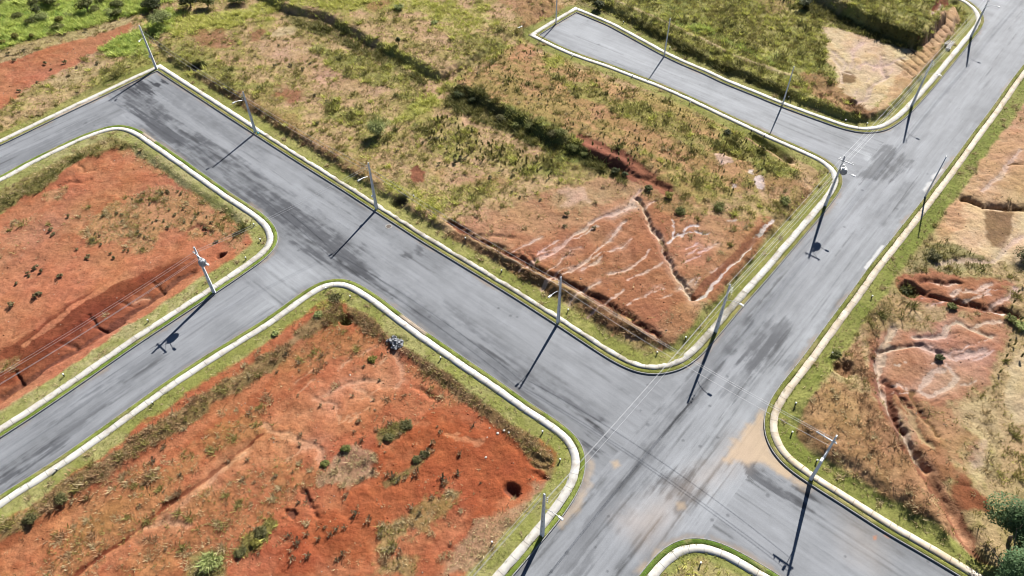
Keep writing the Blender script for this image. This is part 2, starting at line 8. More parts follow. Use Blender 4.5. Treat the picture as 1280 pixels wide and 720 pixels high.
RELIEF = [([(19.68,89.04),(20.45,87.12),(21.01,82.87),(22.02,78.83),(22.42,75.14),(23.53,71.15),(24.71,68.1)],-0.55,0.36,'pale',0.45),([(24.68,67.95),(26.67,68.53),(29.56,71.87),(31.75,74.24),(33.36,76.35),(34.95,77.67),(36.64,80.41),(38.66,82.33),(39.98,83.76)],-0.35,0.5,'white',0.33),([(22.92,78.48),(24.2,79.84),(26.76,80.86),(28.92,80.84)],-0.2,0.3,'white',0.25),([(24.2,79.84),(24.8,83.74)],-0.2,0.3,'white',0.2),([(25.12,79.65),(26.4,81.57),(28.03,82.62)],-0.15,0.3,'white',0.18),([(20.53,90.79),(19.05,89.05),(17.95,87.15),(16.22,86.04),(14.24,84.76),(12.55,83.68),(10.7,81.73),(9.02,79.99),(7.62,78.29),(6.12,76.63),(3.74,75.33),(2.91,74.36)],-0.25,0.35,'palepink',0.42),([(18.83,87.14),(16.84,86.03),(15.12,84.94)],-0.1,0.3,'palepink',0.4),([(17.22,83.82),(16.05,82.03),(14.67,80.28),(13.01,77.73),(11.7,76.07),(10.19,74.45),(8.59,72.87)],-0.2,0.35,'palepink',0.22),([(7.75,78.63),(5.92,77.3),(4.13,76.65)],-0.12,0.3,'palepink',0.18),([(13.45,76.06),(11.57,74.44),(9.73,72.86)],-0.15,0.3,'palepink',0.2),([(20.21,76.82),(19.18,75.18),(17.29,73.9),(15.79,72.8),(13.69,72.34)],-0.12,0.3,'palepink',0.2),([(23.01,88.43),(21.67,87.87),(20.73,86.36)],-0.12,0.3,'palepink',0.25),([(25.34,68.54),(27.71,71.11),(30.6,74.25),(33.51,77.02),(36.56,80.06)],-0.25,1.0,'brightred',0.7),([(-9.38,84.1),(-6.59,81.56),(-3.53,79.09),(0.03,76.69),(2.9,74.2),(6.81,71.63),(10.05,69.29),(13.16,66.73),(16.12,63.84),(18.97,61.05)],-0.55,0.55,'darkred',0.45),([(-4.76,81.01),(-2.11,80.46),(0.65,80.43)],-0.2,0.35,None,0.3),([(3.51,75.33),(1.79,77.0)],-0.2,0.3,None,0.3),([(-6.55,80.5),(-1.14,76.2),(3.44,72.92),(8.91,69.0),(15.0,63.43),(18.38,60.65)],0.1,0.5,'palebrown',0.25),([(8.74,73.77),(7.59,73.58),(6.95,73.15),(5.87,72.06),(4.98,71.12),(4.1,70.37)],-0.0475308212011762,0.2,'palepink',0.18680453071432968),([(12.12,70.97),(10.88,70.09),(10.05,69.62),(8.8,68.65),(7.89,67.83),(7.23,67.02)],-0.08605493337919373,0.2,'palepink',0.18009087709852284),([(15.44,80.18),(14.53,79.69),(13.73,78.98),(13.12,78.2),(12.52,77.28),(11.97,76.53)],-0.04815498109855349,0.2,None,0.19646329473090615),([(21.44,74.37),(20.17,73.34),(19.24,72.84),(17.89,71.82),(17.3,71.52),(16.54,70.93)],-0.047538268722640484,0.2,'palepink',0.17687918872773448),([(17.62,79.5),(16.84,78.62),(16.11,78.0),(14.59,77.06),(13.09,76.57),(11.87,75.63)],-0.04780994955067824,0.2,'palepink',0.18677790339277225),([(11.0,75.49),(10.14,74.76),(9.28,73.67),(8.39,73.09),(7.65,72.67),(6.61,71.58)],-0.0660563646640603,0.2,'palepink',0.10114574863642191),([(9.84,74.26),(9.46,73.9),(8.92,73.55),(8.51,73.19),(8.05,72.81),(7.72,72.72)],-0.04302884018228987,0.2,'palepink',0.19633055803862576),([(6.07,76.89),(5.1,76.37),(4.12,75.84),(3.33,75.37),(2.39,74.48),(1.25,73.78)],-0.07675865908392548,0.2,'palepink',0.1222537842793191),([(19.96,81.54),(19.33,80.99),(18.58,80.66),(17.89,80.02),(17.26,79.39),(16.56,79.07)],-0.07251161881462474,0.2,None,0.14511021842852226),([(13.27,82.7),(12.46,82.23),(11.15,81.04),(10.15,79.84),(8.97,79.46),(7.71,78.32)],-0.05355872469571262,0.2,'palepink',0.14169056958734896),([(10.2,77.86),(8.78,77.6),(7.98,76.28),(7.26,75.51),(6.49,74.17),(5.13,73.06)],-0.08183493396393227,0.2,'palepink',0.15190149766457534),([(7.11,79.38),(6.33,78.88),(5.65,78.24),(4.86,77.56),(4.36,76.84),(3.95,76.17)],-0.06884767020097257,0.2,'palepink',0.17452982673109618),([(4.27,80.32),(3.36,79.69),(2.74,78.85),(1.71,78.39),(1.05,77.7),(0.34,77.14)],-0.04986668360316047,0.2,'palepink',0.1816810847216923),([(21.15,69.61),(19.69,68.76),(18.95,68.5),(17.76,68.02),(16.73,67.39),(15.64,66.42)],-0.04009043248631896,0.2,'palepink',0.11268632862432663),([(22.22,68.67),(21.77,68.44),(21.24,68.19),(20.82,67.84),(20.32,67.67),(19.83,67.52)],-0.06777629718314443,0.2,'palepink',0.13802380621082538),([(8.82,73.76),(7.7,72.72),(6.79,72.05),(5.7,71.33),(4.87,70.7),(4.05,70.02)],-0.052254164821896334,0.2,'palepink',0.16951691477738473),([(20.65,69.91),(20.04,69.73),(19.56,69.21),(19.09,68.63),(18.53,68.08),(17.99,67.9)],-0.06938793849817738,0.2,'palepink',0.1143518360227125),([(15.4,69.08),(14.28,67.96),(12.74,66.9),(11.61,65.9),(10.17,64.88),(9.46,64.59)],-0.05621234337591478,0.2,'palepink',0.182805933115883),([(27.17,78.15),(26.83,77.77),(26.44,77.54),(26.07,77.33),(25.72,77.21),(25.34,76.77)],-0.06064156861737472,0.2,'palepink',0.1160620491320424),([(30.52,74.48),(30.08,73.96),(29.56,73.82),(29.16,73.3),(28.73,73.0),(28.38,72.81)],-0.05336786812247796,0.2,'palepink',0.15856173151405029),([(27.75,77.56),(27.42,77.28),(26.98,76.92),(26.59,76.47),(26.0,76.23),(25.29,75.84)],-0.05913750514411338,0.2,'palepink',0.13604703563364248),([(26.8,71.85),(26.6,71.64),(26.33,71.42),(26.09,71.1),(25.79,70.87),(25.53,70.53)],-0.060013115474252074,0.2,'palepink',0.19602588716584918),([(29.2,77.58),(28.89,77.25),(28.62,76.83),(28.23,76.69),(27.83,76.54),(27.51,76.15)],-0.08498799999571463,0.2,'palepink',0.18650989386813507),([(27.37,75.5),(26.71,75.33),(26.33,75.04),(25.72,74.59),(25.31,74.48),(24.72,74.11)],-0.0642950264654928,0.2,'palepink',0.1585105394887695),([(30.15,78.79),(29.85,78.66),(29.55,78.2),(29.04,77.75),(28.61,77.35),(28.33,77.15)],-0.07379435973985742,0.2,'palepink',0.1806055000553655),([(26.32,72.06),(25.79,71.58),(25.0,71.14),(24.3,70.56),(23.77,70.07),(23.02,69.53)],-0.0715442219933651,0.2,'palepink',0.18899192506073606),([(59.62,61.81),(58.55,61.68),(57.74,61.36),(56.82,61.0),(55.94,60.89),(54.99,60.95)],-0.0757917719264466,0.2,None,0.1543135125755205),([(59.58,58.8),(59.03,58.55),(58.44,58.42),(57.88,58.2),(57.41,58.14),(56.92,58.0)],-0.0785855190713809,0.2,'palepink',0.18468836769136346),([(58.23,54.36),(57.77,54.28),(57.4,54.08),(57.06,53.97),(56.6,53.88),(56.13,53.78)],-0.06841841026354166,0.2,'palepink',0.12501505938887583),([(62.48,58.48),(61.84,58.23),(61.34,57.96),(60.54,57.62),(59.86,57.4),(59.42,57.46)],-0.07852282418160281,0.2,'palepink',0.14918725428961804),([(55.94,57.58),(55.6,57.61),(55.18,57.46),(54.75,57.33),(54.41,57.1),(53.89,56.9)],-0.07116389472914067,0.2,'palepink',0.13599010155971558),([(53.9,52.07),(53.51,51.87),(52.89,51.63),(52.4,51.36),(51.98,51.17),(51.42,50.94)],-0.08658699820315002,0.2,None,0.14370247177707576),([(59.16,57.25),(58.76,57.28),(58.38,57.27),(58.01,57.13),(57.68,57.06),(57.39,57.01)],-0.06322026545464306,0.2,None,0.14014578345296708),([(49.08,52.45),(48.34,52.33),(47.64,52.1),(46.9,52.18),(46.01,51.84),(45.16,51.68)],-0.04976497685875479,0.2,'palepink',0.117076391417182),([(50.69,57.26),(50.29,57.18),(49.94,57.06),(49.55,57.0),(49.26,57.03),(49.06,57.0)],-0.0447135429043638,0.2,'palepink',0.11647591392172722),([(57.94,58.98),(57.45,58.81),(57.01,58.63),(56.58,58.41),(56.21,58.39),(55.76,58.2)],-0.07145519830018257,0.2,'palepink',0.1093715876763468),([(62.8,60.78),(61.75,60.3),(60.91,59.72),(59.77,59.61),(58.77,59.03),(57.68,58.94)],-0.08249528103063372,0.2,'palepink',0.138986340572881),([(61.55,68.16),(60.49,67.8),(59.7,67.38),(58.81,66.9),(57.95,66.78),(56.94,66.41)],-0.06403074962838154,0.2,'palepink',0.11697431467998792),([(66.23,68.57),(65.48,68.41),(64.57,68.12),(63.67,67.98),(63.05,67.72),(62.24,67.71)],-0.08218274757316119,0.2,'palepink',0.18785337851360126),([(68.42,69.49),(67.78,69.42),(67.03,69.52),(66.02,69.01),(64.99,68.78),(64.11,68.88)],-0.07245694682389456,0.2,'palepink',0.10488200111511714),([(59.53,68.4),(58.77,68.4),(58.39,68.39),(57.81,68.29),(57.27,68.09),(56.76,67.93)],-0.049407996187912244,0.2,'palepink',0.10791280794241882),([(59.18,69.48),(58.83,69.34),(58.41,69.14),(58.11,69.1),(57.72,69.01),(57.15,68.81)],-0.0697198088629933,0.2,None,0.12059875139364402),([(64.49,69.44),(63.63,69.37),(63.02,69.46),(62.26,69.15),(61.48,68.89),(60.89,68.89)],-0.057527305274444385,0.2,None,0.13352033364485244),([(61.48,71.31),(60.65,70.84),(60.03,70.55),(59.42,70.32),(58.42,69.81),(57.69,69.3)],-0.06420953545485092,0.2,None,0.14069813077851562),([(47.22,50.22),(47.2,49.59),(47.4,49.2),(47.59,48.7),(47.66,48.18),(47.77,47.48)],-0.054365155303089795,0.2,'palebrown',0.1299333370540061),([(47.52,40.75),(47.78,40.19),(47.73,39.66),(47.78,39.05),(47.89,38.51),(48.14,38.01)],-0.06315790145601696,0.2,None,0.18071380170499854),([(47.48,48.54),(47.41,48.08),(47.48,47.45),(47.49,47.04),(47.39,46.3),(47.35,45.47)],-0.07927678740129733,0.2,None,0.10351236424608574),([(48.12,47.46),(48.2,47.24),(48.21,46.99),(48.32,46.69),(48.33,46.48),(48.34,46.13)],-0.0737613218149529,0.2,None,0.18085652184764886),([(47.54,49.75),(47.72,49.13),(47.91,48.48),(47.94,48.03),(47.79,47.37),(47.93,46.57)],-0.0633743468378246,0.2,'palebrown',0.19286193315700292),([(47.24,45.5),(47.18,45.09),(47.33,44.72),(47.37,44.41),(47.36,43.98),(47.34,43.51)],-0.04776524490759593,0.2,'palebrown',0.15219984206390252),([(48.62,41.19),(48.49,40.68),(48.57,40.19),(48.5,39.63),(48.75,39.29),(48.88,38.87)],-0.06573964911960174,0.2,None,0.19603205161287038),([(47.51,48.22),(47.82,47.63),(47.88,47.07),(47.83,46.52),(48.2,46.07),(48.2,45.56)],-0.04397660087726641,0.2,'palebrown',0.1743019041659581),([(-18.06,60.62),(-18.29,60.49),(-18.75,60.17),(-19.21,59.82),(-19.77,59.62),(-20.0,59.45)],-0.08527460176703582,0.2,'paleorange',0.1992816548551133),([(-19.18,50.25),(-19.57,49.94),(-19.95,49.81),(-20.13,49.47),(-20.5,49.1),(-20.77,48.91)],-0.04535302848863526,0.2,'paleorange',0.19875173198155643),([(-23.84,46.39),(-24.12,46.08),(-24.21,45.76),(-24.51,45.61),(-24.64,45.43),(-24.83,45.29)],-0.04106711824962612,0.2,'paleorange',0.17481759850238382),([(-17.55,51.42),(-17.98,51.09),(-18.39,50.56),(-18.95,50.16),(-19.18,49.62),(-19.72,49.05)],-0.08200212991201541,0.2,'paleorange',0.12658915284272013),([(-16.86,58.73),(-17.0,58.44),(-17.12,58.2),(-17.34,57.91),(-17.66,57.71),(-17.91,57.61)],-0.07001926288699126,0.2,'paleorange',0.15063878265297653),([(-25.1,55.43),(-25.4,54.85),(-25.58,54.35),(-25.86,54.12),(-26.07,53.89),(-26.6,53.55)],-0.07661076612600576,0.2,'paleorange',0.16452775318072838),([(-24.83,45.67),(-25.23,45.33),(-25.44,44.78),(-25.84,44.48),(-26.22,44.35),(-26.61,43.87)],-0.07887046362877195,0.2,'paleorange',0.18544820203013862),([(-25.52,57.13),(-25.82,56.73),(-26.1,56.18),(-26.67,55.87),(-27.15,55.51),(-27.67,55.0)],-0.08375643585034452,0.2,'paleorange',0.11461979696405444),([(-21.36,58.35),(-21.68,58.19),(-22.06,57.94),(-22.21,57.71),(-22.39,57.38),(-22.54,57.01)],-0.062069896511445226,0.2,'paleorange',0.11207277142218111),([(-16.24,54.38),(-16.54,54.11),(-17.13,53.56),(-17.57,53.4),(-18.24,53.11),(-18.89,52.55)],-0.04918298418546625,0.2,'paleorange',0.1388774441209787),([(-60.46,70.24),(-60.91,69.73),(-61.51,68.8),(-62.06,68.58),(-62.53,67.85),(-62.9,67.63)],-0.040474610673031965,0.2,'orange',0.14221028136563263),([(-64.64,70.55),(-65.02,70.24),(-65.7,70.02),(-66.25,69.84),(-66.48,69.29),(-67.07,69.08)],-0.05161175661565988,0.2,'orange',0.1857365294681559),([(-61.01,73.23),(-61.59,72.44),(-62.61,71.88),(-63.15,71.51),(-63.78,70.64),(-64.46,69.61)],-0.08549784011568728,0.2,None,0.1737996649189032),([(-70.83,78.11),(-71.44,77.83),(-71.77,77.53),(-71.88,76.71),(-72.36,75.94),(-72.9,75.65)],-0.04932349329992118,0.2,'orange',0.14987571108855086),([(-55.92,78.02),(-56.5,77.76),(-57.12,77.45),(-57.51,77.07),(-58.21,76.78),(-58.65,76.27)],-0.052274572805679285,0.2,'orange',0.12154181138485715),([(-65.35,64.22),(-65.69,63.77),(-66.02,63.39),(-66.52,62.84),(-66.74,62.46),(-67.14,62.19)],-0.08493371450141152,0.2,'orange',0.12218850656535667),([(-63.17,75.47),(-63.78,74.62),(-64.43,74.32),(-64.86,73.38),(-65.42,72.71),(-65.77,72.13)],-0.06463446745345638,0.2,'orange',0.18238569694362355),([(-70.52,77.37),(-71.15,76.87),(-71.29,75.82),(-71.61,74.68),(-71.85,73.79),(-72.76,73.59)],-0.07392966559479291,0.2,'orange',0.13506668763068855),([(67.33,122.83),(67.03,122.29),(66.71,121.96),(66.42,121.55),(66.18,121.2),(65.86,120.82)],-0.060413676110213685,0.2,'pale',0.11069052049805217),([(63.89,123.92),(63.5,123.45),(63.24,122.84),(62.96,122.42),(62.6,122.07),(62.21,121.44)],-0.0458601469590323,0.2,None,0.14767324654120373),([(68.44,128.04),(67.62,126.98),(67.06,126.27),(66.15,124.88),(65.57,123.7),(65.23,123.09)],-0.07517723312058044,0.2,None,0.12253695427205431),([(64.23,119.66),(64.0,119.3),(63.73,118.92),(63.48,118.39),(63.17,117.89),(62.82,117.34)],-0.052872959783425336,0.2,'pale',0.1585641904927791),([(67.39,119.89),(66.74,119.26),(66.29,118.2),(65.6,117.12),(64.86,116.24),(64.31,115.29)],-0.048058149464090996,0.2,'pale',0.16248297697299413),([(72.53,125.75),(72.21,125.03),(71.65,124.27),(71.11,123.77),(70.78,123.3),(70.21,122.66)],-0.05639070579195357,0.2,None,0.11016123000105678),([(72.78,125.79),(72.11,124.8),(71.51,124.13),(70.82,123.04),(70.24,122.41),(69.73,121.87)],-0.055786471955917405,0.2,'pale',0.1545520623523455),([(70.54,127.53),(70.22,127.21),(69.89,126.78),(69.57,126.32),(69.32,125.89),(69.09,125.5)],-0.06132858769477003,0.2,'pale',0.10629268003832643),([(11.83,103.62),(14.38,101.34),(17.54,99.11),(20.55,96.3),(22.85,93.78),(24.93,90.35)],-0.35,1.0,'brightred',1.3),([(42.5,105.8),(43.74,103.48),(45.5,101.2),(46.39,99.43)],-0.9,0.9,'darkveg',0.8),([(40.91,104.89),(42.71,102.58),(44.66,100.55),(46.11,98.35)],0.2,0.6,'palebrown',0.5),([(-64.01,53.24),(-61.18,55.91),(-57.79,60.14),(-54.13,64.49),(-51.0,68.08),(-48.43,72.32),(-46.23,74.53)],-0.3,0.55,'darkred',0.6),([(-63.28,51.68),(-59.41,56.52),(-55.68,60.12),(-51.51,66.32),(-46.72,72.31),(-41.69,77.11)],0.12,0.8,'orange',0.7),([(-57.94,65.95),(-56.35,64.09),(-54.79,63.37),(-53.36,64.76)],-0.3,0.3,'darkred',0.22),([(-51.05,72.66),(-49.16,70.32)],-0.3,0.3,'darkred',0.22),([(-63.69,56.94),(-62.27,54.93)],-0.3,0.3,'darkred',0.22),([(-59.65,61.09),(-57.79,60.67)],-0.25,0.3,'darkred',0.2),([(-54.55,68.71),(-52.57,67.8)],-0.2,0.3,None,0.2),([(-52.82,68.54),(-52.3,69.29),(-51.18,69.27)],-0.12,0.3,'paleorange',0.25),([(-49.64,84.16),(-48.86,84.88),(-47.0,83.95),(-45.92,82.68)],-0.3,0.5,'brightred',0.5),([(-74.01,94.05),(-72.55,95.26),(-70.49,95.03),(-69.32,96.06)],-0.25,0.4,None,0.3),([(-72.88,99.72),(-71.34,98.19),(-69.98,98.82)],-0.2,0.35,None,0.3),([(-64.98,55.32),(-63.06,57.83),(-60.57,61.77),(-57.12,66.67),(-53.42,71.9),(-49.28,75.04)],0.1,1.4,'deepred',1.6),([(-69.67,65.34),(-66.31,72.81),(-61.05,80.19),(-53.77,83.66)],0.2,2.2,None,1),([(-64.53,61.13),(-60.72,67.43),(-56.27,73.51),(-51.82,77.55)],0.15,1.5,'orange',0.6),([(-46.23,30.31),(-44.02,32.15),(-41.23,35.04),(-39.15,37.98),(-35.62,41.16),(-32.16,45.59),(-29.82,47.75)],-0.28,0.5,'deepred',0.35),([(-40.52,35.48),(-38.2,36.38),(-35.35,35.63)],-0.12,0.4,'paleorange',0.5),([(-37.91,36.84),(-35.34,40.17),(-31.95,44.73)],0.1,0.8,'paleorange',0.6),([(-30.07,48.87),(-28.38,47.74),(-25.81,46.84),(-24.22,45.95),(-23.14,45.19),(-22.31,43.09)],-0.12,0.4,'paleorange',0.5),([(-24.44,52.54),(-23.08,53.37),(-21.26,54.57),(-19.33,55.17),(-16.78,55.03)],-0.1,0.5,'paleorange',0.45),([(-24.44,52.54),(-22.25,51.34),(-21.0,49.59)],-0.1,0.4,'paleorange',0.4),([(-21.26,54.57),(-19.14,53.82),(-17.15,52.24)],-0.1,0.4,'paleorange',0.35),([(-15.72,59.36),(-14.48,57.4),(-13.79,55.5),(-14.68,54.27)],-0.1,0.4,'paleorange',0.4),([(-23.95,39.59),(-22.75,37.95),(-21.26,37.0)],-0.3,0.3,'darkred',0.2),([(-25.15,37.97),(-24.08,37.02)],-0.3,0.25,'darkred',0.15),([(-12.13,53.88),(-10.56,53.02),(-9.51,52.17)],-0.25,0.4,None,0.2),([(-7.76,47.24),(-5.33,46.12),(-3.9,45.79)],-0.05,0.4,'orange',0.5),([(2.83,43.61),(4.29,43.08)],-0.25,0.35,None,0.2),([(2.62,42.69),(4.08,42.37)],-0.25,0.35,None,0.2),([(2.41,41.67),(3.84,41.05)],-0.25,0.35,None,0.2),([(63.63,132.21),(64.79,128.31),(63.12,125.43),(64.38,124.56)],-0.12,0.5,'pale',0.55),([(70.35,135.83),(67.1,132.16),(66.33,128.29),(64.61,126.27)],-0.1,0.45,'pale',0.5),([(72.77,131.18),(70.74,126.19),(70.82,123.35),(66.61,119.83),(64.27,115.88),(61.29,113.86)],-0.3,0.5,'pale',0.4),([(76.36,130.23),(72.21,127.33),(69.71,126.78),(68.65,128.25),(66.45,126.25)],-0.12,0.45,'pale',0.45),([(63.09,130.41),(63.08,126.29),(61.83,121.25)],-0.15,0.4,'pale',0.3),([(58.63,118.06),(60.12,113.37),(60.97,112.85)],-0.3,0.5,None,0.3),([(97.79,155.37),(92.83,151.75),(88.06,146.15)],-0.8,1.0,'deepred',0.9),([(91.46,149.61),(88.62,145.45),(86.17,143.44)],-0.2,0.4,'palepink',0.3),([(74.37,128.18),(75.38,125.84),(75.96,123.28)],-0.2,0.25,'brownsh',0.2),([(75.8,129.93),(76.74,127.56),(77.31,124.96)],-0.2,0.25,'brownsh',0.2),([(77.25,131.72),(78.13,129.31),(78.68,126.66)],-0.2,0.25,'brownsh',0.2),([(78.72,133.54),(79.54,131.08),(80.08,128.4)],-0.2,0.25,'brownsh',0.2),([(80.22,135.38),(80.97,132.89),(81.49,130.16)],-0.2,0.25,'brownsh',0.2),([(81.75,137.26),(82.42,134.73),(82.94,131.95)],-0.2,0.25,'brownsh',0.2),([(83.3,139.17),(83.91,136.59),(84.4,133.77)],-0.2,0.25,'brownsh',0.2),([(84.88,141.12),(85.41,138.5),(85.89,135.62)],-0.2,0.25,'brownsh',0.2),([(86.49,143.1),(86.95,140.43),(87.41,137.5)],-0.2,0.25,'brownsh',0.2),([(88.13,145.12),(88.51,142.4),(88.96,139.42)],-0.2,0.25,'brownsh',0.2),([(89.79,147.17),(90.1,144.4),(90.53,141.37)],-0.2,0.25,'brownsh',0.2),([(91.49,149.26),(91.71,146.44),(92.13,143.36)],-0.2,0.25,'brownsh',0.2),([(20.26,157.3),(27.73,149.13),(35.0,141.17),(44.31,130.66),(52.61,123.31)],0.3,0.8,'straw',0.5),([(18.93,156.19),(25.83,147.41),(34.37,137.29),(43.68,127.71)],-0.2,0.8,None,0.5),([(51.07,63.09),(49.74,61.45),(48.18,58.79),(46.86,56.47),(46.23,54.35),(45.8,51.94),(45.86,49.6),(46.11,47.35),(46.47,45.49),(46.88,43.37),(47.47,42.02)],-0.5,0.45,'pale',0.62),([(45.68,44.64),(46.49,42.34),(47.26,40.32),(47.71,38.08),(48.14,35.92),(48.54,33.39),(48.73,31.31)],-0.9,1.0,'brightred',1.1),([(47.47,42.02),(48.04,40.01),(48.32,37.41),(48.47,34.64),(48.74,32.69)],0.1,0.6,'paleorange',0.5),([(47.56,58.79),(49.6,59.57),(52.36,59.94),(53.45,60.07)],-0.4,0.35,'pale',0.25),([(53.39,61.28),(55.44,61.13),(56.92,61.38),(58.33,63.03),(59.75,63.85),(61.0,63.0),(62.24,62.16),(63.34,61.05)],-0.25,0.4,'pale',0.45),([(61.53,63.0),(63.5,63.82),(65.65,63.8)],-0.12,0.35,'palepink',0.3),([(54.29,59.52),(55.95,58.46),(57.18,57.66),(59.45,58.16),(61.86,58.93)],-0.2,0.5,'palepink',0.45),([(53.3,59.67),(55.54,58.72)],-0.2,0.4,'palepink',0.4),([(55.02,56.15),(53.24,55.54),(51.61,53.94),(50.45,52.74),(51.9,52.12),(53.77,53.07),(56.02,54.89),(55.78,56.78)],-0.12,0.5,'palepink',0.4),([(47.61,53.12),(48.52,53.72),(49.1,53.11)],-0.15,0.35,'palepink',0.3),([(59.37,60.41),(61.46,59.2)],0.1,0.7,None,0.3),([(56.6,69.75),(58.36,68.52),(60.82,67.75),(63.67,66.69),(66.56,65.79),(68.54,64.91)],-0.65,0.5,'darkred',0.5),([(59.22,67.92),(61.61,67.01),(64.93,65.81),(67.98,64.63)],0.0,0.4,'white',0.22),([(58.31,71.28),(59.94,71.11),(61.5,70.78),(63.25,70.92)],-0.4,0.45,'darkred',0.35),([(59.31,70.96),(61.37,70.47),(62.96,70.77)],0,0.3,'pale',0.22),([(61.25,68.8),(62.74,69.69),(64.71,69.07),(66.58,70.27),(67.68,70.72)],-0.15,0.35,'palepink',0.35),([(65.73,66.38),(67.44,67.25),(68.95,68.12),(70.54,69.62)],-0.15,0.35,'palepink',0.35),([(47.11,53.98),(45.94,49.03),(46.1,46.79)],-0.3,0.5,'darkred',0.5),([(48.14,51.33),(48.26,49.01),(48.16,46.23),(49.16,45.14)],-0.3,0.45,'palebrown',0.35),([(49.57,52.5),(49.42,49.0),(50.24,46.21)],-0.25,0.4,'brownsh',0.3),([(46.52,53.74),(47.56,53.0)],-0.15,0.25,'darkred',0.2),([(47.02,52.89),(48.05,52.16)],-0.15,0.25,'darkred',0.2),([(47.52,52.04),(48.54,51.32)],-0.15,0.25,'darkred',0.2),([(48.0,51.21),(49.01,50.5)],-0.15,0.25,'darkred',0.2),([(48.48,50.39),(49.49,49.69)],-0.15,0.25,'darkred',0.2),([(48.96,49.58),(49.95,48.88)],-0.15,0.25,'darkred',0.2),([(71.32,89.26),(72.66,88.85),(73.87,87.3),(77.43,86.89),(80.72,87.23)],-0.9,0.7,'brownsh',0.5),([(75.16,90.79),(77.76,93.17),(80.92,95.82),(82.82,97.93),(86.09,101.17)],-0.15,0.4,'pale',0.4),([(82.62,97.5),(86.52,97.88)],-0.3,0.4,'brownsh',0.3),([(61.39,74.75),(65.19,75.54),(69.67,75.16),(72.7,77.97),(76.88,80.51)],-0.15,0.6,'pale',0.5),([(62.19,79.79),(64.33,79.77),(66.28,79.58)],-0.05,0.25,None,0.22),([(63.13,81.05),(65.27,80.99),(67.19,80.75)],-0.05,0.25,None,0.22),([(64.09,82.33),(66.23,82.22),(68.11,81.93)],-0.05,0.25,None,0.22),([(65.06,83.63),(67.2,83.47),(69.04,83.13)],-0.05,0.25,None,0.22),([(66.05,84.95),(68.18,84.74),(69.99,84.35)],-0.05,0.25,None,0.22),([(67.05,86.29),(69.19,86.03),(70.95,85.59)],-0.05,0.25,None,0.22),([(68.07,87.65),(70.2,87.34),(71.93,86.85)],-0.05,0.25,None,0.22),([(69.11,89.04),(71.23,88.68),(72.92,88.13)],-0.05,0.25,None,0.22),([(70.17,90.45),(72.28,90.03),(73.92,89.42)],-0.05,0.25,None,0.22),([(72.78,91.21),(75.12,91.58)],-0.05,0.25,None,0.2),([(74.46,92.97),(76.75,93.36)],-0.05,0.25,None,0.2),([(76.16,94.77),(78.41,95.16)],-0.05,0.25,None,0.2),([(77.91,96.61),(80.11,97.01)],-0.05,0.25,None,0.2),([(79.69,98.49),(81.84,98.9)],-0.05,0.25,None,0.2),([(81.51,100.4),(83.6,100.82)],-0.05,0.25,None,0.2),([(83.36,102.36),(85.41,102.79)],-0.05,0.25,None,0.2),([(85.26,104.36),(87.26,104.8)],-0.05,0.25,None,0.2)]
PITS = [((-17.59,89.06),1.5,-1.3,'pit_shade'),((-61.15,129.11),1.7,-1.4,'pit_shade'),((-22.64,65.19),0.8,-1.2,'darkveg'),((-0.07,39.7),0.85,-1.0,'darkred'),((41.63,55.76),1.3,-1.2,'brownred'),((55.82,69.76),1.4,-1.5,'darkveg'),((61.53,114.63),0.9,-0.9,'brownsh'),((-42.81,77.79),0.7,-0.9,'darkred'),((-15.48,61.09),1.1,-0.35,'ash')]
